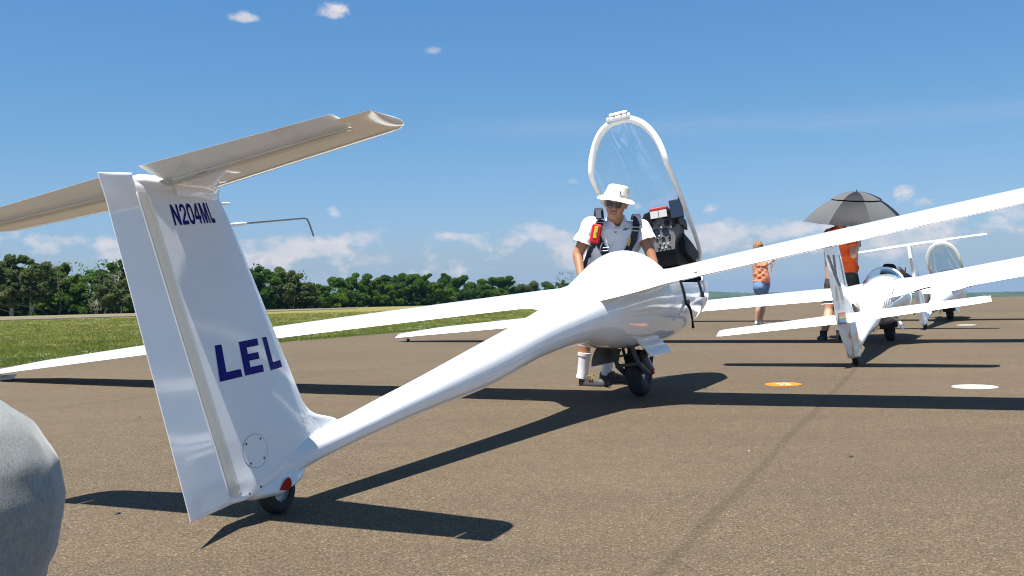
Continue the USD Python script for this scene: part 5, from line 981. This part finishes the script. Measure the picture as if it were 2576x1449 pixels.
# collar: two flaps and the open neck
nk = neck + [0, -.005, -.005]
for s in (-1, 1):
    pts = [nk + [s * .052, .06, .045], nk + [s * .074, .01, .028], nk + [s * .066, -.055, -.012], nk + [s * .030, -.10, -.055]]; part(man, 'collar', ribbon(pts, [[s * .6, .4, .8], [s * .9, 0, .5], [s * .8, -.5, .5], [s * .4, -.9, .3]], [.05, .055, .06, .035], .006), M_['shirt'], smooth=50, world=True, parent=sp)
vv = [hit(shirt, CAM_C, px3(x, y, 8) - CAM_C, .008) for x, y in ((1532, 560), (1562, 563), (1549, 588))]
if all(p is not None for p in vv): part(man, 'neck_opening', tm(vv, [[0, 1, 2], [0, 2, 1]]), M_['skin'], smooth=False, world=True)
part(man, 'shorts', blob([m3.Manifold.batch_hull([ball(hipC + [-.08, 0, .0], .13), ball(hipC + [.08, 0, 0], .13), ball(hipA, .12), ball(hipB, .12)]), chain([(hipA, .125), (hipA * .3 + kneeA * .7, .092)]), chain([(hipB, .125), (hipB * .3 + kneeB * .7, .092)])], .03, 5), M_['shorts'], smooth=60, world=True)
for an, kn_ in ((ankA, kneeA), (ankB, kneeB)):
    ax_ = nrm(kn_ - an); sk = part(man, 'sock', tube([an + [-.01, .0, -.03], an + ax_ * .02, an + ax_ * .09, an + ax_ * .165, an + ax_ * .185, an + ax_ * .186], [.046, .044, .047, .052, .056, .050], 16), M_['sock'], smooth=50, world=True)
    part(man, 'cuff', tube([an + ax_ * .158, an + ax_ * .186], [.0555, .0575], 16), M_['sock'], smooth=40, world=True, parent=sk)
dA, dB = nrm([.80, -.62, 0]), nrm([.95, -.30, 0])
shoe(man, foot_a - dA * .085, foot_a + dA * .20); shoe(man, foot_b - dB * .085, foot_b + dB * .205)
# hat: crown, band, drooping brim; glasses; mouth
hb = HP(-.01, .058, 0); RU = nrm(hu * 1 - hf * .10 - hr * .06)
crown = [(.0001, .098), (.05, .097), (.074, .090), (.083, .078), (.092, .04), (.100, .012), (.102, .0)]; hat_c = lathe([(a_, b_) for a_, b_ in crown[::-1]] + [(.0001, .094)], hb, RU, 40)
A3 = zbasis(RU); br = []
for rad, dz in ((.098, .012), (.101, .002), (.120, -.006), (.138, -.018), (.152, -.030), (.154, -.034), (.138, -.025), (.120, -.011), (.098, .0)):
    t = np.arange(56) * 2 * np.pi / 56; wv_ = .010 * np.sin(3 * t + .6) + .008 * np.sin(2 * t + 2.2); fac = np.clip((rad - .1) / .07, 0, 1); br.append(hb + rad * (np.cos(t)[:, None] * A3[0] + np.sin(t)[:, None] * A3[1]) + (dz + wv_ * fac)[:, None] * A3[2])
hat_c.vertices += (hat_c.vertices - hb) * ((meshkit.fbm(hat_c.vertices * 26, 3, 9) - .5) * .09)[:, None]
hp = part(man, 'hat', hat_c, M_['hat'], smooth=50, world=True); part(man, 'brim', loft(br, caps=False), M_['hat'], smooth=50, world=True, parent=hp); part(man, 'band', lathe([(.099, -.002), (.1045, -.002), (.1030, .024), (.0975, .024)], hb, RU, 40), M_['hat'], smooth=40, world=True, parent=hp)
part(man, 'hat_emblem', tube([HP(.082, .115, -.035), HP(.084, .100, -.034), HP(.085, .092, -.040), HP(.085, .10, -.028)], .0035, 6), M_['harness'], smooth=60, world=True, parent=hp)
lens = []
for e in (1, -1): lens.append(m3.Manifold.batch_hull([ball(HP(.088, .022, e * .012), .006, 10), ball(HP(.080, .022, e * .056), .006, 10), ball(HP(.092, -.010, e * .016), .006, 10), ball(HP(.084, -.012, e * .050), .006, 10)]))
gl = part(man, 'sunglasses', blob(lens, .006, 2, 12), M_['shades'], smooth=50, world=True); part(man, 'temple', cat(tube([HP(.080, .018, .058), HP(.03, .018, .086), HP(-.02, .012, .088)], .004, 6), tube([HP(.080, .018, -.058), HP(.03, .018, -.086), HP(-.02, .012, -.088)], .004, 6), tube([HP(.092, .014, -.014), HP(.096, .016, 0), HP(.092, .014, .014)], .004, 6)), M_['shades'], smooth=60, world=True, parent=gl)
part(man, 'mouth', tube([HP(.0795, -.056, -.024), HP(.089, -.060, -.010), HP(.0905, -.061, 0), HP(.089, -.060, .010), HP(.0795, -.056, .024)], [.002, .006, .007, .006, .002], 8), M_['lips'], smooth=60, world=True); part(man, 'teeth', tube([HP(.083, -.0545, -.018), HP(.0935, -.056, 0), HP(.083, -.0545, .018)], [.0015, .0038, .0015], 8), M_['teeth'], smooth=60, world=True)
# parachute harness: shoulder straps, pads, pouch with yellow tab, buckles
pk = thing('parachute', 'navy parachute harness with a red pouch worn over the white polo shirt', 'parachute', loc=[*hipC[:2], 1.0])
def on_shirt(pts, off=.012):
    o = []
    for x, y in pts:
        p = hit(shirt, CAM_C, px3(x, y, 8) - CAM_C, off)
        if p is not None: o.append(p)
    return o
def dens(pts, n=14):
    L_ = LineString(pts); return [(L_.interpolate(t, normalized=True).x, L_.interpolate(t, normalized=True).y) for t in np.linspace(0, 1, n)]
for nm, pts, w_ in (('shoulder_strap', [(1510, 545), (1508, 560), (1500, 590), (1512, 620), (1524, 640)], .062), ('shoulder_strap', [(1601, 552), (1600, 575), (1592, 606), (1574, 640)], .055), ('side_strap', [(1496, 608), (1482, 640), (1472, 668), (1470, 690)], .045)):
    q = on_shirt(dens(pts)); 
    if len(q) > 3: part(pk, nm, ribbon(q, -fdir * 0 + (CAM_C - q[len(q) // 2]), w_, .006), M_['harness'], smooth=40, world=True)
for x, y in ((1506, 526), (1600, 541)):
    p = px3(x, y, 7.96); part(pk, 'shoulder_pad', ribbon([p + [0, .12, -.08], p + [0, .07, -.025], p + [0, .0, -.012], p + [0, -.06, -.035], p + [0, -.095, -.085]], [[0, .8, .6], [0, .3, 1], [0, -.1, 1], [0, -.6, .8], [0, -1, .2]], .062, .022), M_['harness'], smooth=60, world=True)
for x, y in ((1509, 559), (1510, 569), (1600, 571), (1600, 580)):
    q = on_shirt([(x - 9, y), (x + 9, y + 1)], .024); 
    if len(q) == 2: part(pk, 'adjuster', tube(q, .006, 8), M_['buckle'], smooth=60, world=True)
q = on_shirt([(1499, 588)], .03); vtc = nrm(CAM_C - q[0]); Rp = np.array([nrm(np.cross([.22, 0, 1], vtc)), nrm(np.cross(vtc, nrm(np.cross([.22, 0, 1], vtc)))), vtc])
pc = part(pk, 'pouch', box(q[0], (.080, .155, .045), Rp, .012), M_['pouch'], smooth=20, world=True, label='red pouch on the right shoulder strap'); part(pk, 'pouch_tab', box(q[0] + vtc * .024 + Rp[1] * .012 + Rp[0] * -.004, (.028, .095, .006), Rp, .002), M_['yellow'], smooth=20, world=True, parent=pc); part(pk, 'snap', lathe([(.0001, .006), (.006, .005), (.008, 0), (.0001, 0)], q[0] + vtc * .028 + Rp[1] * .012, vtc, 12), M_['buckle'], smooth=50, world=True, parent=pc)
q = on_shirt([(1583, 608)], .026); part(pk, 'handle_tab', box(q[0], (.016, .07, .010), Rp, .003), M_['yellow'], smooth=20, world=True) if q else None
q = on_shirt([(1521, 624)], .026); part(pk, 'buckle', cat(*[tube([q[0] + Rp[0] * a_ + Rp[1] * b_, q[0] + Rp[0] * c_ + Rp[1] * d_], .005, 8) for a_, b_, c_, d_ in ((-.035, -.03, .03, -.015), (-.035, -.03, -.03, .03), (.03, -.015, .03, .035), (-.02, -.005, .03, .012), (-.03, .03, -.012, .05))]), M_['buckle'], smooth=60, world=True) if q else None
q = on_shirt([(1567, 579), (1574, 577), (1583, 574)], .006); part(man, 'chest_emblem', tube(q, [.003, .004, .002], 6), M_['harness'], smooth=60, world=True, parent=sp) if len(q) == 3 else None
q = on_shirt([(1573, 572), (1576, 579)], .006); part(man, 'chest_emblem', tube(q, .0028, 6), M_['harness'], smooth=60, world=True, parent=sp) if len(q) == 2 else None

# ---- the man in orange under the umbrella
YO = 13.83; f1, f2 = gnd(2072, 856), gnd(2113, 854)
om = thing('person', 'person in orange T-shirt and dark shorts standing with back turned under the umbrella', 'person', loc=[*((f1 + f2)[:2] / 2), 0])
O = lambda x, y, d=0.: at(x, y, YO + d)
sL, sR = O(2085, 587), O(2147, 589); nkO = O(2112, 572); hipO = O(2117, 708); hdO = O(2106, 540, .03); hL, hR = O(2098, 716), O(2138, 716); kL, kR = O(2086, 780, -.02), O(2131, 780, -.02); aL, aR = np.array([f1[0], f1[1], .09]), np.array([f2[0], f2[1], .09])
eL, wL = O(2081, 640, .02), O(2098, 668, .22); eR, wR = O(2147, 642, -.16), O(2158, 612, -.12)
hO, PO, fO, uO, rO = head_chains(hdO, [-.15, 1, 0], [0, 0, 1])
b1 = [chain([(hdO + [0, 0, -.06], .06), (nkO, .066), ((sL + sR) / 2 + [0, 0, -.1], .12)]), m3.Manifold.batch_hull([ball(sL, .07), ball(sR, .07), ball(hipO + [-.09, 0, .02], .13), ball(hipO + [.09, 0, .02], .13)]), chain([(sL, .062), (eL, .046), (wL, .031)]), chain([(sR, .062), (eR, .052), (wR, .034)]),
      chain([(hL, .105), (kL, .062), (kL * .65 + aL * .35 + [0, -.025, 0], .066), (aL, .040)]), chain([(hR, .105), (kR, .062), (kR * .65 + aR * .35 + [0, -.025, 0], .066), (aR, .040)])] + hand_chains(wR, wR - eR, [-1, .2, 0], 1., .9, 1) + hand_chains(wL, wL - eL, [1, 0, 0], 1., .6, -1)
part(om, 'body', blob(hO + b1, .022, 3, 14), M_['skin2'], smooth=60, world=True)
sh2 = blob([m3.Manifold.batch_hull([ball(sL + [.02, 0, -.015], .085), ball(sR + [-.02, 0, -.015], .085), ball(nkO + [0, 0, -.03], .07)]), m3.Manifold.batch_hull([ball(sL + [.03, 0, -.04], .09), ball(sR + [-.03, 0, -.04], .09), ball(O(2105, 660), .13), ball(O(2131, 660), .13)]), m3.Manifold.batch_hull([ball(O(2105, 660), .13), ball(O(2131, 660), .13), ball(O(2106, 675), .14), ball(O(2134, 676), .14)]), chain([(sL, .075), (sL * .5 + eL * .5, .074)]), chain([(sR, .075), (sR * .5 + eR * .5, .074)])], .022, 6)
sh2.vertices += sh2.vertex_normals * ((meshkit.fbm(sh2.vertices * [9, 9, 13], 3, 6) - .5) * .04)[:, None]
sh2 = hem(sh2, O(2115, 686)[2]); part(om, 'shirt', sh2, M_['orange'], smooth=60, world=True)
part(om, 'shorts', blob([m3.Manifold.batch_hull([ball(O(2104, 692), .132), ball(O(2134, 693), .132), ball(hL, .135), ball(hR, .135)]), chain([(hL, .13), (O(2089, 742), .105)]), chain([(hR, .13), (O(2134, 742), .105)])], .03, 5), M_['olive'], smooth=60, world=True)
part(om, 'hair', blob([m3.Manifold.batch_hull([ball(PO(-.02, .05, 0), .088, 16), ball(PO(.02, .055, 0), .078, 16), ball(PO(-.045, .0, 0), .07, 16)])], .02, 3), M_['hair2'], smooth=60, world=True); face_parts(om, PO, fO, uO, rO)
for a_, b_ in ((f1, [.0, 1]), (f2, [.25, 1])):
    d = nrm([*b_, 0]); shoe(om, a_ - d * .09, a_ + d * .20, mt='darkshoe', detail=False); part(om, 'sock', tube([[a_[0], a_[1], .06], [a_[0], a_[1], .135]], [.048, .05], 12), M_['darkshoe'], smooth=50, world=True)
# umbrella: eight gores, vented, on a bent pole
uc = O(2155, 485); hand_o = wR + nrm(wR - eR) * .07; ax_u = nrm(uc - (hand_o + [0, 0, -.02]) + np.array([.02, .05, .0])); ax_u = nrm(np.array([.035, -.16, 1.]))
um = thing('umbrella', 'big grey and black vented umbrella held over the person in orange', 'umbrella', loc=list(hand_o))
AU_ = zbasis(ax_u); rot = math.radians(-2)
def gore(k, r0, r1, lift, n=9, m_=7):
    out = []
    for r_ in np.linspace(r0, r1, n):
        row = []
        for q in np.linspace(0, 1, m_):
            a0, a1 = rot + k * np.pi / 4, rot + (k + 1) * np.pi / 4; drop = .40 * (r_ / .72) ** 2.0 * .98 + .02 * r_
            e0 = np.array([math.cos(a0), math.sin(a0)]) * r_; e1 = np.array([math.cos(a1), math.sin(a1)]) * r_; xy = e0 * (1 - q) + e1 * q; sag = math.sin(q * math.pi) * (.030 * (r_ / .72)); scal = math.sin(q * math.pi) * .035 * smoothstep(.9, 1., r_ / .72)
            xy = xy * (1 - scal - .02 * math.sin(q * math.pi)); row.append(uc + xy[0] * AU_[0] + xy[1] * AU_[1] + AU_[2] * (-drop - sag * .4 + lift))
        out.append(row)
    return sheet(np.array(out))
cols = ['umb1', 'umb2']
def gcol(k):
    a_ = rot + (k + .5) * np.pi / 4; d = AU_[0] * math.cos(a_) + AU_[1] * math.sin(a_); return ('umb1', 'umb2')[k % 2]
for k in range(8):
    part(um, 'gore', gore(k, .30, .72, 0.), M_[gcol(k)], smooth=True, world=True); part(um, 'vent_flap', gore(k, .012, .36, .020), M_[gcol(k)], smooth=True, world=True)
    a_ = rot + k * np.pi / 4; part(um, 'rib', tube([uc + (math.cos(a_) * AU_[0] + math.sin(a_) * AU_[1]) * q - AU_[2] * (.40 * (q / .72) ** 2 * .98 + .02 * q + .006) for q in np.linspace(.02, .72, 8)], .004, 6), M_['screw'], smooth=60, world=True)
part(um, 'pole', tube([uc + AU_[2] * .035, uc - AU_[2] * .3, hand_o + [0, 0, .12], hand_o + [0, 0, -.10]], .008, 8), M_['screw'], smooth=60, world=True); part(um, 'handle', tube([hand_o + [0, 0, .07], hand_o + [0, 0, -.11]], .017, 10), M_['black'], smooth=60, world=True); part(um, 'tip', tube([uc + AU_[2] * .0, uc + AU_[2] * .045], [.012, .006], 8), M_['black'], smooth=60, world=True)

# ---- the woman in coral
YW = 19.2; fw = gnd(1905, 819)
wo = thing('person', 'person with dark blond hair in coral sleeveless top and denim shorts, seen from behind', 'person', loc=[*fw[:2], 0])
Wp = lambda x, y, d=0.: at(x, y, YW + d)
hdW = Wp(1908, 624); nkW = Wp(1911, 642); s1, s2 = Wp(1897, 651, -.03), Wp(1922, 652, .12); chW = Wp(1911, 665); hpW = Wp(1915, 722); e2, w2_ = Wp(1929, 676, -.06), Wp(1937, 660, .08); e1, w1 = Wp(1910, 682, .20), Wp(1934, 668, .26)
hWc, PW, fW_, uW, rW = head_chains(hdW, [.55, .8, -.15], [0, 0, 1], .95); lk = [Wp(1909, 722, -.04), Wp(1922, 722, .05)]; kn2 = [Wp(1908, 766, -.03), Wp(1920, 767, .05)]; an2 = [Wp(1903, 811, -.03), Wp(1913, 810, .05)]
part(wo, 'body', blob(hWc + [chain([(hdW + [0, 0, -.05], .05), (nkW, .048), (chW + [0, 0, .05], .10)]), m3.Manifold.batch_hull([ball(s1, .045), ball(s2, .045), ball(chW, .11), ball(hpW + [-.05, 0, .1], .10), ball(hpW + [.05, 0, .1], .10)]), chain([(s1 + [.03, 0, 0], .045), (Wp(1915, 677, -.10), .036), (w2_, .024)]), chain([(s2, .045), (e1, .036), (w1, .024)])] + [chain([(a_, .085), (b_, .048), (b_ * .68 + c_ * .32 + [0, -.02, 0], .052), (c_, .032)]) for a_, b_, c_ in zip(lk, kn2, an2)] + hand_chains(w2_, w2_ - Wp(1915, 677, -.10), [1, .3, .0], .9, .7, 1) + hand_chains(w1, w1 - e1, [-.3, 1, 0], .9, .5, -1), .022, 3, 14), M_['skin2'], smooth=60, world=True)
tp_ = blob([m3.Manifold.batch_hull([ball(s1 + [.03, 0, -.02], .055), ball(s2 + [-.03, 0, -.02], .055), ball(chW + [-.02, 0, -.02], .125), ball(chW + [.03, 0, -.02], .125)]), m3.Manifold.batch_hull([ball(chW + [0, 0, -.02], .128), ball(Wp(1913, 694), .115), ball(Wp(1912, 706), .135), ball(Wp(1921, 706), .13)])], .02, 5); tp_.vertices += tp_.vertex_normals * ((meshkit.fbm(tp_.vertices * [14, 14, 20], 3, 8) - .5) * .05)[:, None]; tp_ = hem(tp_, Wp(1915, 713)[2]); part(wo, 'top', tp_, M_['coral'], smooth=60, world=True)
part(wo, 'shorts', blob([m3.Manifold.batch_hull([ball(Wp(1911, 714, -.02), .12), ball(Wp(1922, 714, .03), .12), ball(lk[0] + [0, 0, -.01], .115), ball(lk[1] + [0, 0, -.01], .11)]), chain([(lk[0], .112), (Wp(1909, 731, -.04), .095)]), chain([(lk[1], .108), (Wp(1922, 731, .05), .092)])], .025, 4), M_['denim'], smooth=60, world=True)
hr_ = blob([m3.Manifold.batch_hull([ball(PW(-.02, .05, 0), .092, 16), ball(PW(.015, .06, 0), .080, 16), ball(PW(-.05, -.02, 0), .080, 16), ball(PW(-.04, -.07, .03), .06, 16), ball(PW(-.04, -.07, -.03), .06, 16)])], .018, 3); hr_.vertices += hr_.vertex_normals * ((meshkit.fbm(hr_.vertices * 24, 3, 4) - .5) * .05)[:, None]; part(wo, 'hair', hr_, M_['hair'], smooth=60, world=True); face_parts(wo, PW, fW_, uW, rW)
for a_ in an2: d = nrm([.45, .9, 0]); q = np.array([a_[0], a_[1], 0]); shoe(wo, q - d * .07, q + d * .17, mt='card', detail=False, s=.85)
cl = thing('clipboard', 'white sheet of paper in the hands of the person in coral', 'paper', loc=list(Wp(1938, 672, .2))); part(cl, 'sheet', box(Wp(1935, 673, .16), (.16, .006, .22), np.array([[.8, .45, .35], [-.5, .86, 0], [-.3, -.17, .93]])), M_['paper'], smooth=False, world=True)

# ---- pilots in the far gliders
def seated(name_label, hat_px, Y, facing, hat='navyhat', sleeve='mauve', s=1.05, arm=None, armpx=None):
    hd = at(*hat_px, Y); p = thing('person', name_label, 'person', loc=[hd[0], hd[1], hd[2] - .8]); f = nrm(facing); left = np.array([-f[1], f[0], 0])
    hh, P_, f_, u_, r__ = head_chains(hd + [0, 0, -.05], f, [0, 0, 1], s); sh_l, sh_r = hd + left * .18 + f * .06 + [0, 0, -.25], hd - left * .18 + f * .06 + [0, 0, -.25]; hip = hd + f * .34 + [0, 0, -.47]; cs = [chain([(hd + [0, 0, -.12], .055), (hd + [0, 0, -.22], .058), (hd + f * .1 + [0, 0, -.34], .10)]), m3.Manifold.batch_hull([ball(sh_l, .06), ball(sh_r, .06), ball(hip + left * .09, .10), ball(hip - left * .09, .10)])]
    legs = [chain([(hip + left * e * .1, .09), (hip + left * e * .10 + f * .34 + [0, 0, .05], .055), (hip + left * e * .06 + f * .62 + [0, 0, .02], .04)]) for e in (1, -1)]
    A_ = [(sh_l, hd + left * .24 + f * .10 + [0, 0, -.52], hd + left * .1 + f * .3 + [0, 0, -.52])]
    if arm is None: A_.append((sh_r, hd - left * .24 + f * .10 + [0, 0, -.52], hd - left * .1 + f * .3 + [0, 0, -.52]))
    else: A_.append((sh_r, arm[0], arm[1]))
    hands = sum([hand_chains(w, w - e, nrm(np.cross(w - e, left) + 1e-6), .82, c, t) for (_, e, w), c, t in zip(A_, (.6, .12), (-1, 1))], [])
    part(p, 'body', blob(hh + cs + legs + [chain([(a_, .05), (b_, .042), (c_, .028)]) for a_, b_, c_ in A_] + hands, .018, 3, 14), M_['skin2'], smooth=60, world=True)
    part(p, 'shirt', blob([m3.Manifold.batch_hull([ball(sh_l, .075), ball(sh_r, .075), ball(hip + left * .09, .11), ball(hip - left * .09, .11)])] + [chain([(a_, .066), (b_, .055), (b_ * .25 + c_ * .75, .042)]) for a_, b_, c_ in A_], .025, 5), M_[sleeve], smooth=60, world=True)
    face_parts(p, P_, f_, u_, r__, s)
    c0 = hd + [0, 0, -.015]; hm = lathe([(.128, -.085), (.118, -.05), (.108, -.02), (.104, .02), (.096, .055), (.07, .088), (.03, .098), (.0001, .10)][::1], c0, [0, -.15, 1], 32); hm.vertices += (hm.vertices - c0) * ((meshkit.fbm(hm.vertices * 20, 3, 3) - .5) * .22)[:, None]; part(p, 'hat', hm, M_[hat], smooth=50, world=True); return p
d2 = G1[:3, 0]
seated('person in soft navy hat seated in the glider marked X, one arm raised', (2236, 679), 13.75, d2, arm=(at(2292, 706, 13.95), at(2276, 690, 14.0)))
YG = 20.4
hp3 = at(2352, 690, YG); seated('person in pale hat seated in the farthest glider, holding up its canopy', (2362, 700), YG, d2, hat='card', sleeve='mauve', arm=(at(2349, 702, YG - .1), at(2341, 681, YG - .05)))

# ---- someone in grey crouching at the left edge, close to the camera
gy = thing('person', 'person in grey heather top crouching, cut off by the left edge of the picture', 'person', loc=[-1.15, 1.55, 0])
Yg = 1.5
bk = [(np.array([-.875, 1.50, .505]), .172), (np.array([-.96, 1.51, .56]), .165), (np.array([-1.12, 1.53, .72]), .15), (np.array([-1.24, 1.54, .82]), .12)]
hd_g = np.array([-1.42, 1.55, 1.0]); hg, PG, fG, uG, rG = head_chains(hd_g, [-1, .05, -.25], [-.2, 0, 1])
hips = np.array([-.90, 1.50, .40]); kn_ = [np.array([-1.32, 1.38, .50]), np.array([-1.30, 1.68, .52])]; an_ = [np.array([-1.12, 1.36, .09]), np.array([-1.10, 1.70, .09])]; sh_ = [np.array([-1.22, 1.36, .82]), np.array([-1.22, 1.72, .82])]; el_ = [np.array([-1.38, 1.30, .66]), np.array([-1.38, 1.76, .66])]; wr_ = [np.array([-1.52, 1.44, .60]), np.array([-1.52, 1.66, .60])]
body = hg + [chain([(p, r_ - .02) for p, r_ in bk]), chain([(hips + [-.03, 0, 0], .12), (np.array([-.90, 1.5, .48]), .13)]), chain([(bk[-1][0], .07), (hd_g + [.03, 0, -.07], .058)])] + [chain([(hips + [0, q, 0], .11), (k, .065), (k * .6 + a_ * .4 + [.03, 0, 0], .062), (a_, .04)]) for q, k, a_ in zip((-.09, .09), kn_, an_)] + [chain([(a_, .06), (b_, .045), (c_, .03)]) for a_, b_, c_ in zip(sh_, el_, wr_)] + hand_chains(wr_[0], [-1, .4, -.2], [0, 0, -1], 1., .4, 1) + hand_chains(wr_[1], [-1, -.4, -.2], [0, 0, -1], 1., .4, -1)
part(gy, 'body', blob(body, .02, 3, 14), M_['skin'], smooth=60, world=True)
tg = blob([chain(bk), chain([(bk[0][0], .174), (np.array([-.89, 1.50, .46]), .170)])] + [chain([(a_, .085), (a_ * .4 + b_ * .6, .07)]) for a_, b_ in zip(sh_, el_)], .014, 6)
tg.vertices += tg.vertex_normals * ((meshkit.fbm(tg.vertices * [7, 7, 10], 3, 2) - .5) * .010)[:, None]; tg = hem(tg, .466); part(gy, 'top', tg, M_['heather'], smooth=60, world=True)
a = np.linspace(0, 2 * np.pi, 60)
pg = blob([chain([(np.array([-.886, 1.50, .468]), .181), (np.array([-.935, 1.50, .36]), .150)])] + [chain([(hips + [0, q, -.02], .135), (k, .085), (k * .3 + a_ * .7, .06)]) for q, k, a_ in zip((-.08, .08), kn_, an_)], .016, 5); pg.vertices += pg.vertex_normals * ((meshkit.fbm(pg.vertices * 9, 3, 5) - .5) * .02)[:, None]; tr_ = part(gy, 'trousers', pg, M_['heather'], smooth=60, world=True)
sec = pg.section(plane_origin=[0, 1.35, .502], plane_normal=[0, .05, 1.])
for loop in (sec.discrete if sec is not None else []):
    lp = np.array(loop); L_ = LineString(lp).length
    if L_ > .6: ls = LineString(lp); q = np.array([ls.interpolate(t, normalized=True).coords[0] for t in np.linspace(0, 1, 120)]); part(gy, 'seam', tube(q, .0018, 6), M_['greypants'], smooth=60, world=True, parent=tr_)
for a_ in an_: q = np.array([a_[0], a_[1], 0.]); shoe(gy, q + [.08, 0, 0], q + [-.20, 0, 0], mt='darkshoe', detail=False)
part(gy, 'hair', blob([m3.Manifold.batch_hull([ball(PG(-.02, .05, 0), .088, 16), ball(PG(.02, .055, 0), .078, 16), ball(PG(-.045, .0, 0), .07, 16)])], .02, 3), M_['hair2'], smooth=60, world=True); face_parts(gy, PG, fG, uG, rG)

# ------------------------------------------------------------------ markers on the apron
def disc(name, label, px0, px1, py, mt, h=.004, n=64, groups=None):
    a_, b_ = gnd(px0, py), gnd(px1, py); c = (a_ + b_) / 2; R = np.linalg.norm(b_ - a_) / 2
    t = thing(name, label, 'marker', loc=[c[0], c[1], 0], group=groups); part(t, 'disc', lathe([(.0001, 0), (R, 0), (R, h * .6), (R - .004, h), (.0001, h)], (0, 0, .0005), (0, 0, 1), n), M_[mt], smooth=20); return t, c, R
t, c, R = disc('marker_disc', 'orange round marker with a white 13 on the apron', 1924, 2017, 968, 'orangedisc', .006)
for ch_, x0 in (('1', -.052), ('3', .002)):
    q = extrude_xy(glyphs(ch_), .001); q.vertices[:, 0] = (q.vertices[:, 0] * .050 + x0); q.vertices[:, 1] = (q.vertices[:, 1] - .5) * .15; q.apply_translation([0, 0, .0068])
    part(t, 'digit', q, M_['card'], smooth=False)
disc('marker_disc', 'large off-white round marker at the right, nearest of the pale discs', 2394, 2511, 974, 'whitemark', .005)
disc('marker_disc', 'off-white round marker lying beside the farthest glider', 2406, 2456, 818, 'whitemark', .005)
# small stones and litter
r = np.random.default_rng(12)
for i, (px, py, s) in enumerate(((296, 1293, .010), (352, 1050, .008), (2141, 1150, .010), (1884, 1135, .004))):
    p = gnd(px, py); m_ = trimesh.creation.icosphere(2, s); m_.vertices *= 1 + (meshkit.fbm(m_.vertices * 120 + i * 9, 3, i) - .5)[:, None] * .8; m_.vertices[:, 2] *= .5; m_.apply_translation(p + [0, 0, s * .3])
    single('pebble', m_, M_['screw' if i != 3 else 'card'], ['small dark scrap on the apron left of the tail wheel', 'tiny dark pebble near the crouching person in grey', 'small dark pebble on the open apron at the right', 'pale pebble near the paving seam'][i], 'pebble', smooth=30)

# ------------------------------------------------------------------ the summer haze over the lake
hz = trimesh.creation.box((7600, 7600, 112)); hz.apply_translation([0, 0, -98 + 56])
hp_ = usdkit.mesh(stage, '/World/haze', hz, usdkit.material(stage, '/World/Looks/summer_haze', {'v': ('principled_volume', {'color': (.20, .40, .70), 'density': 7e-5, 'anisotropy': .2})}, [], volume='v.volume'), smooth=False)
tag(hp_.GetPrim(), 'pale summer haze over the airfield and the lake', 'haze', kind='stuff')
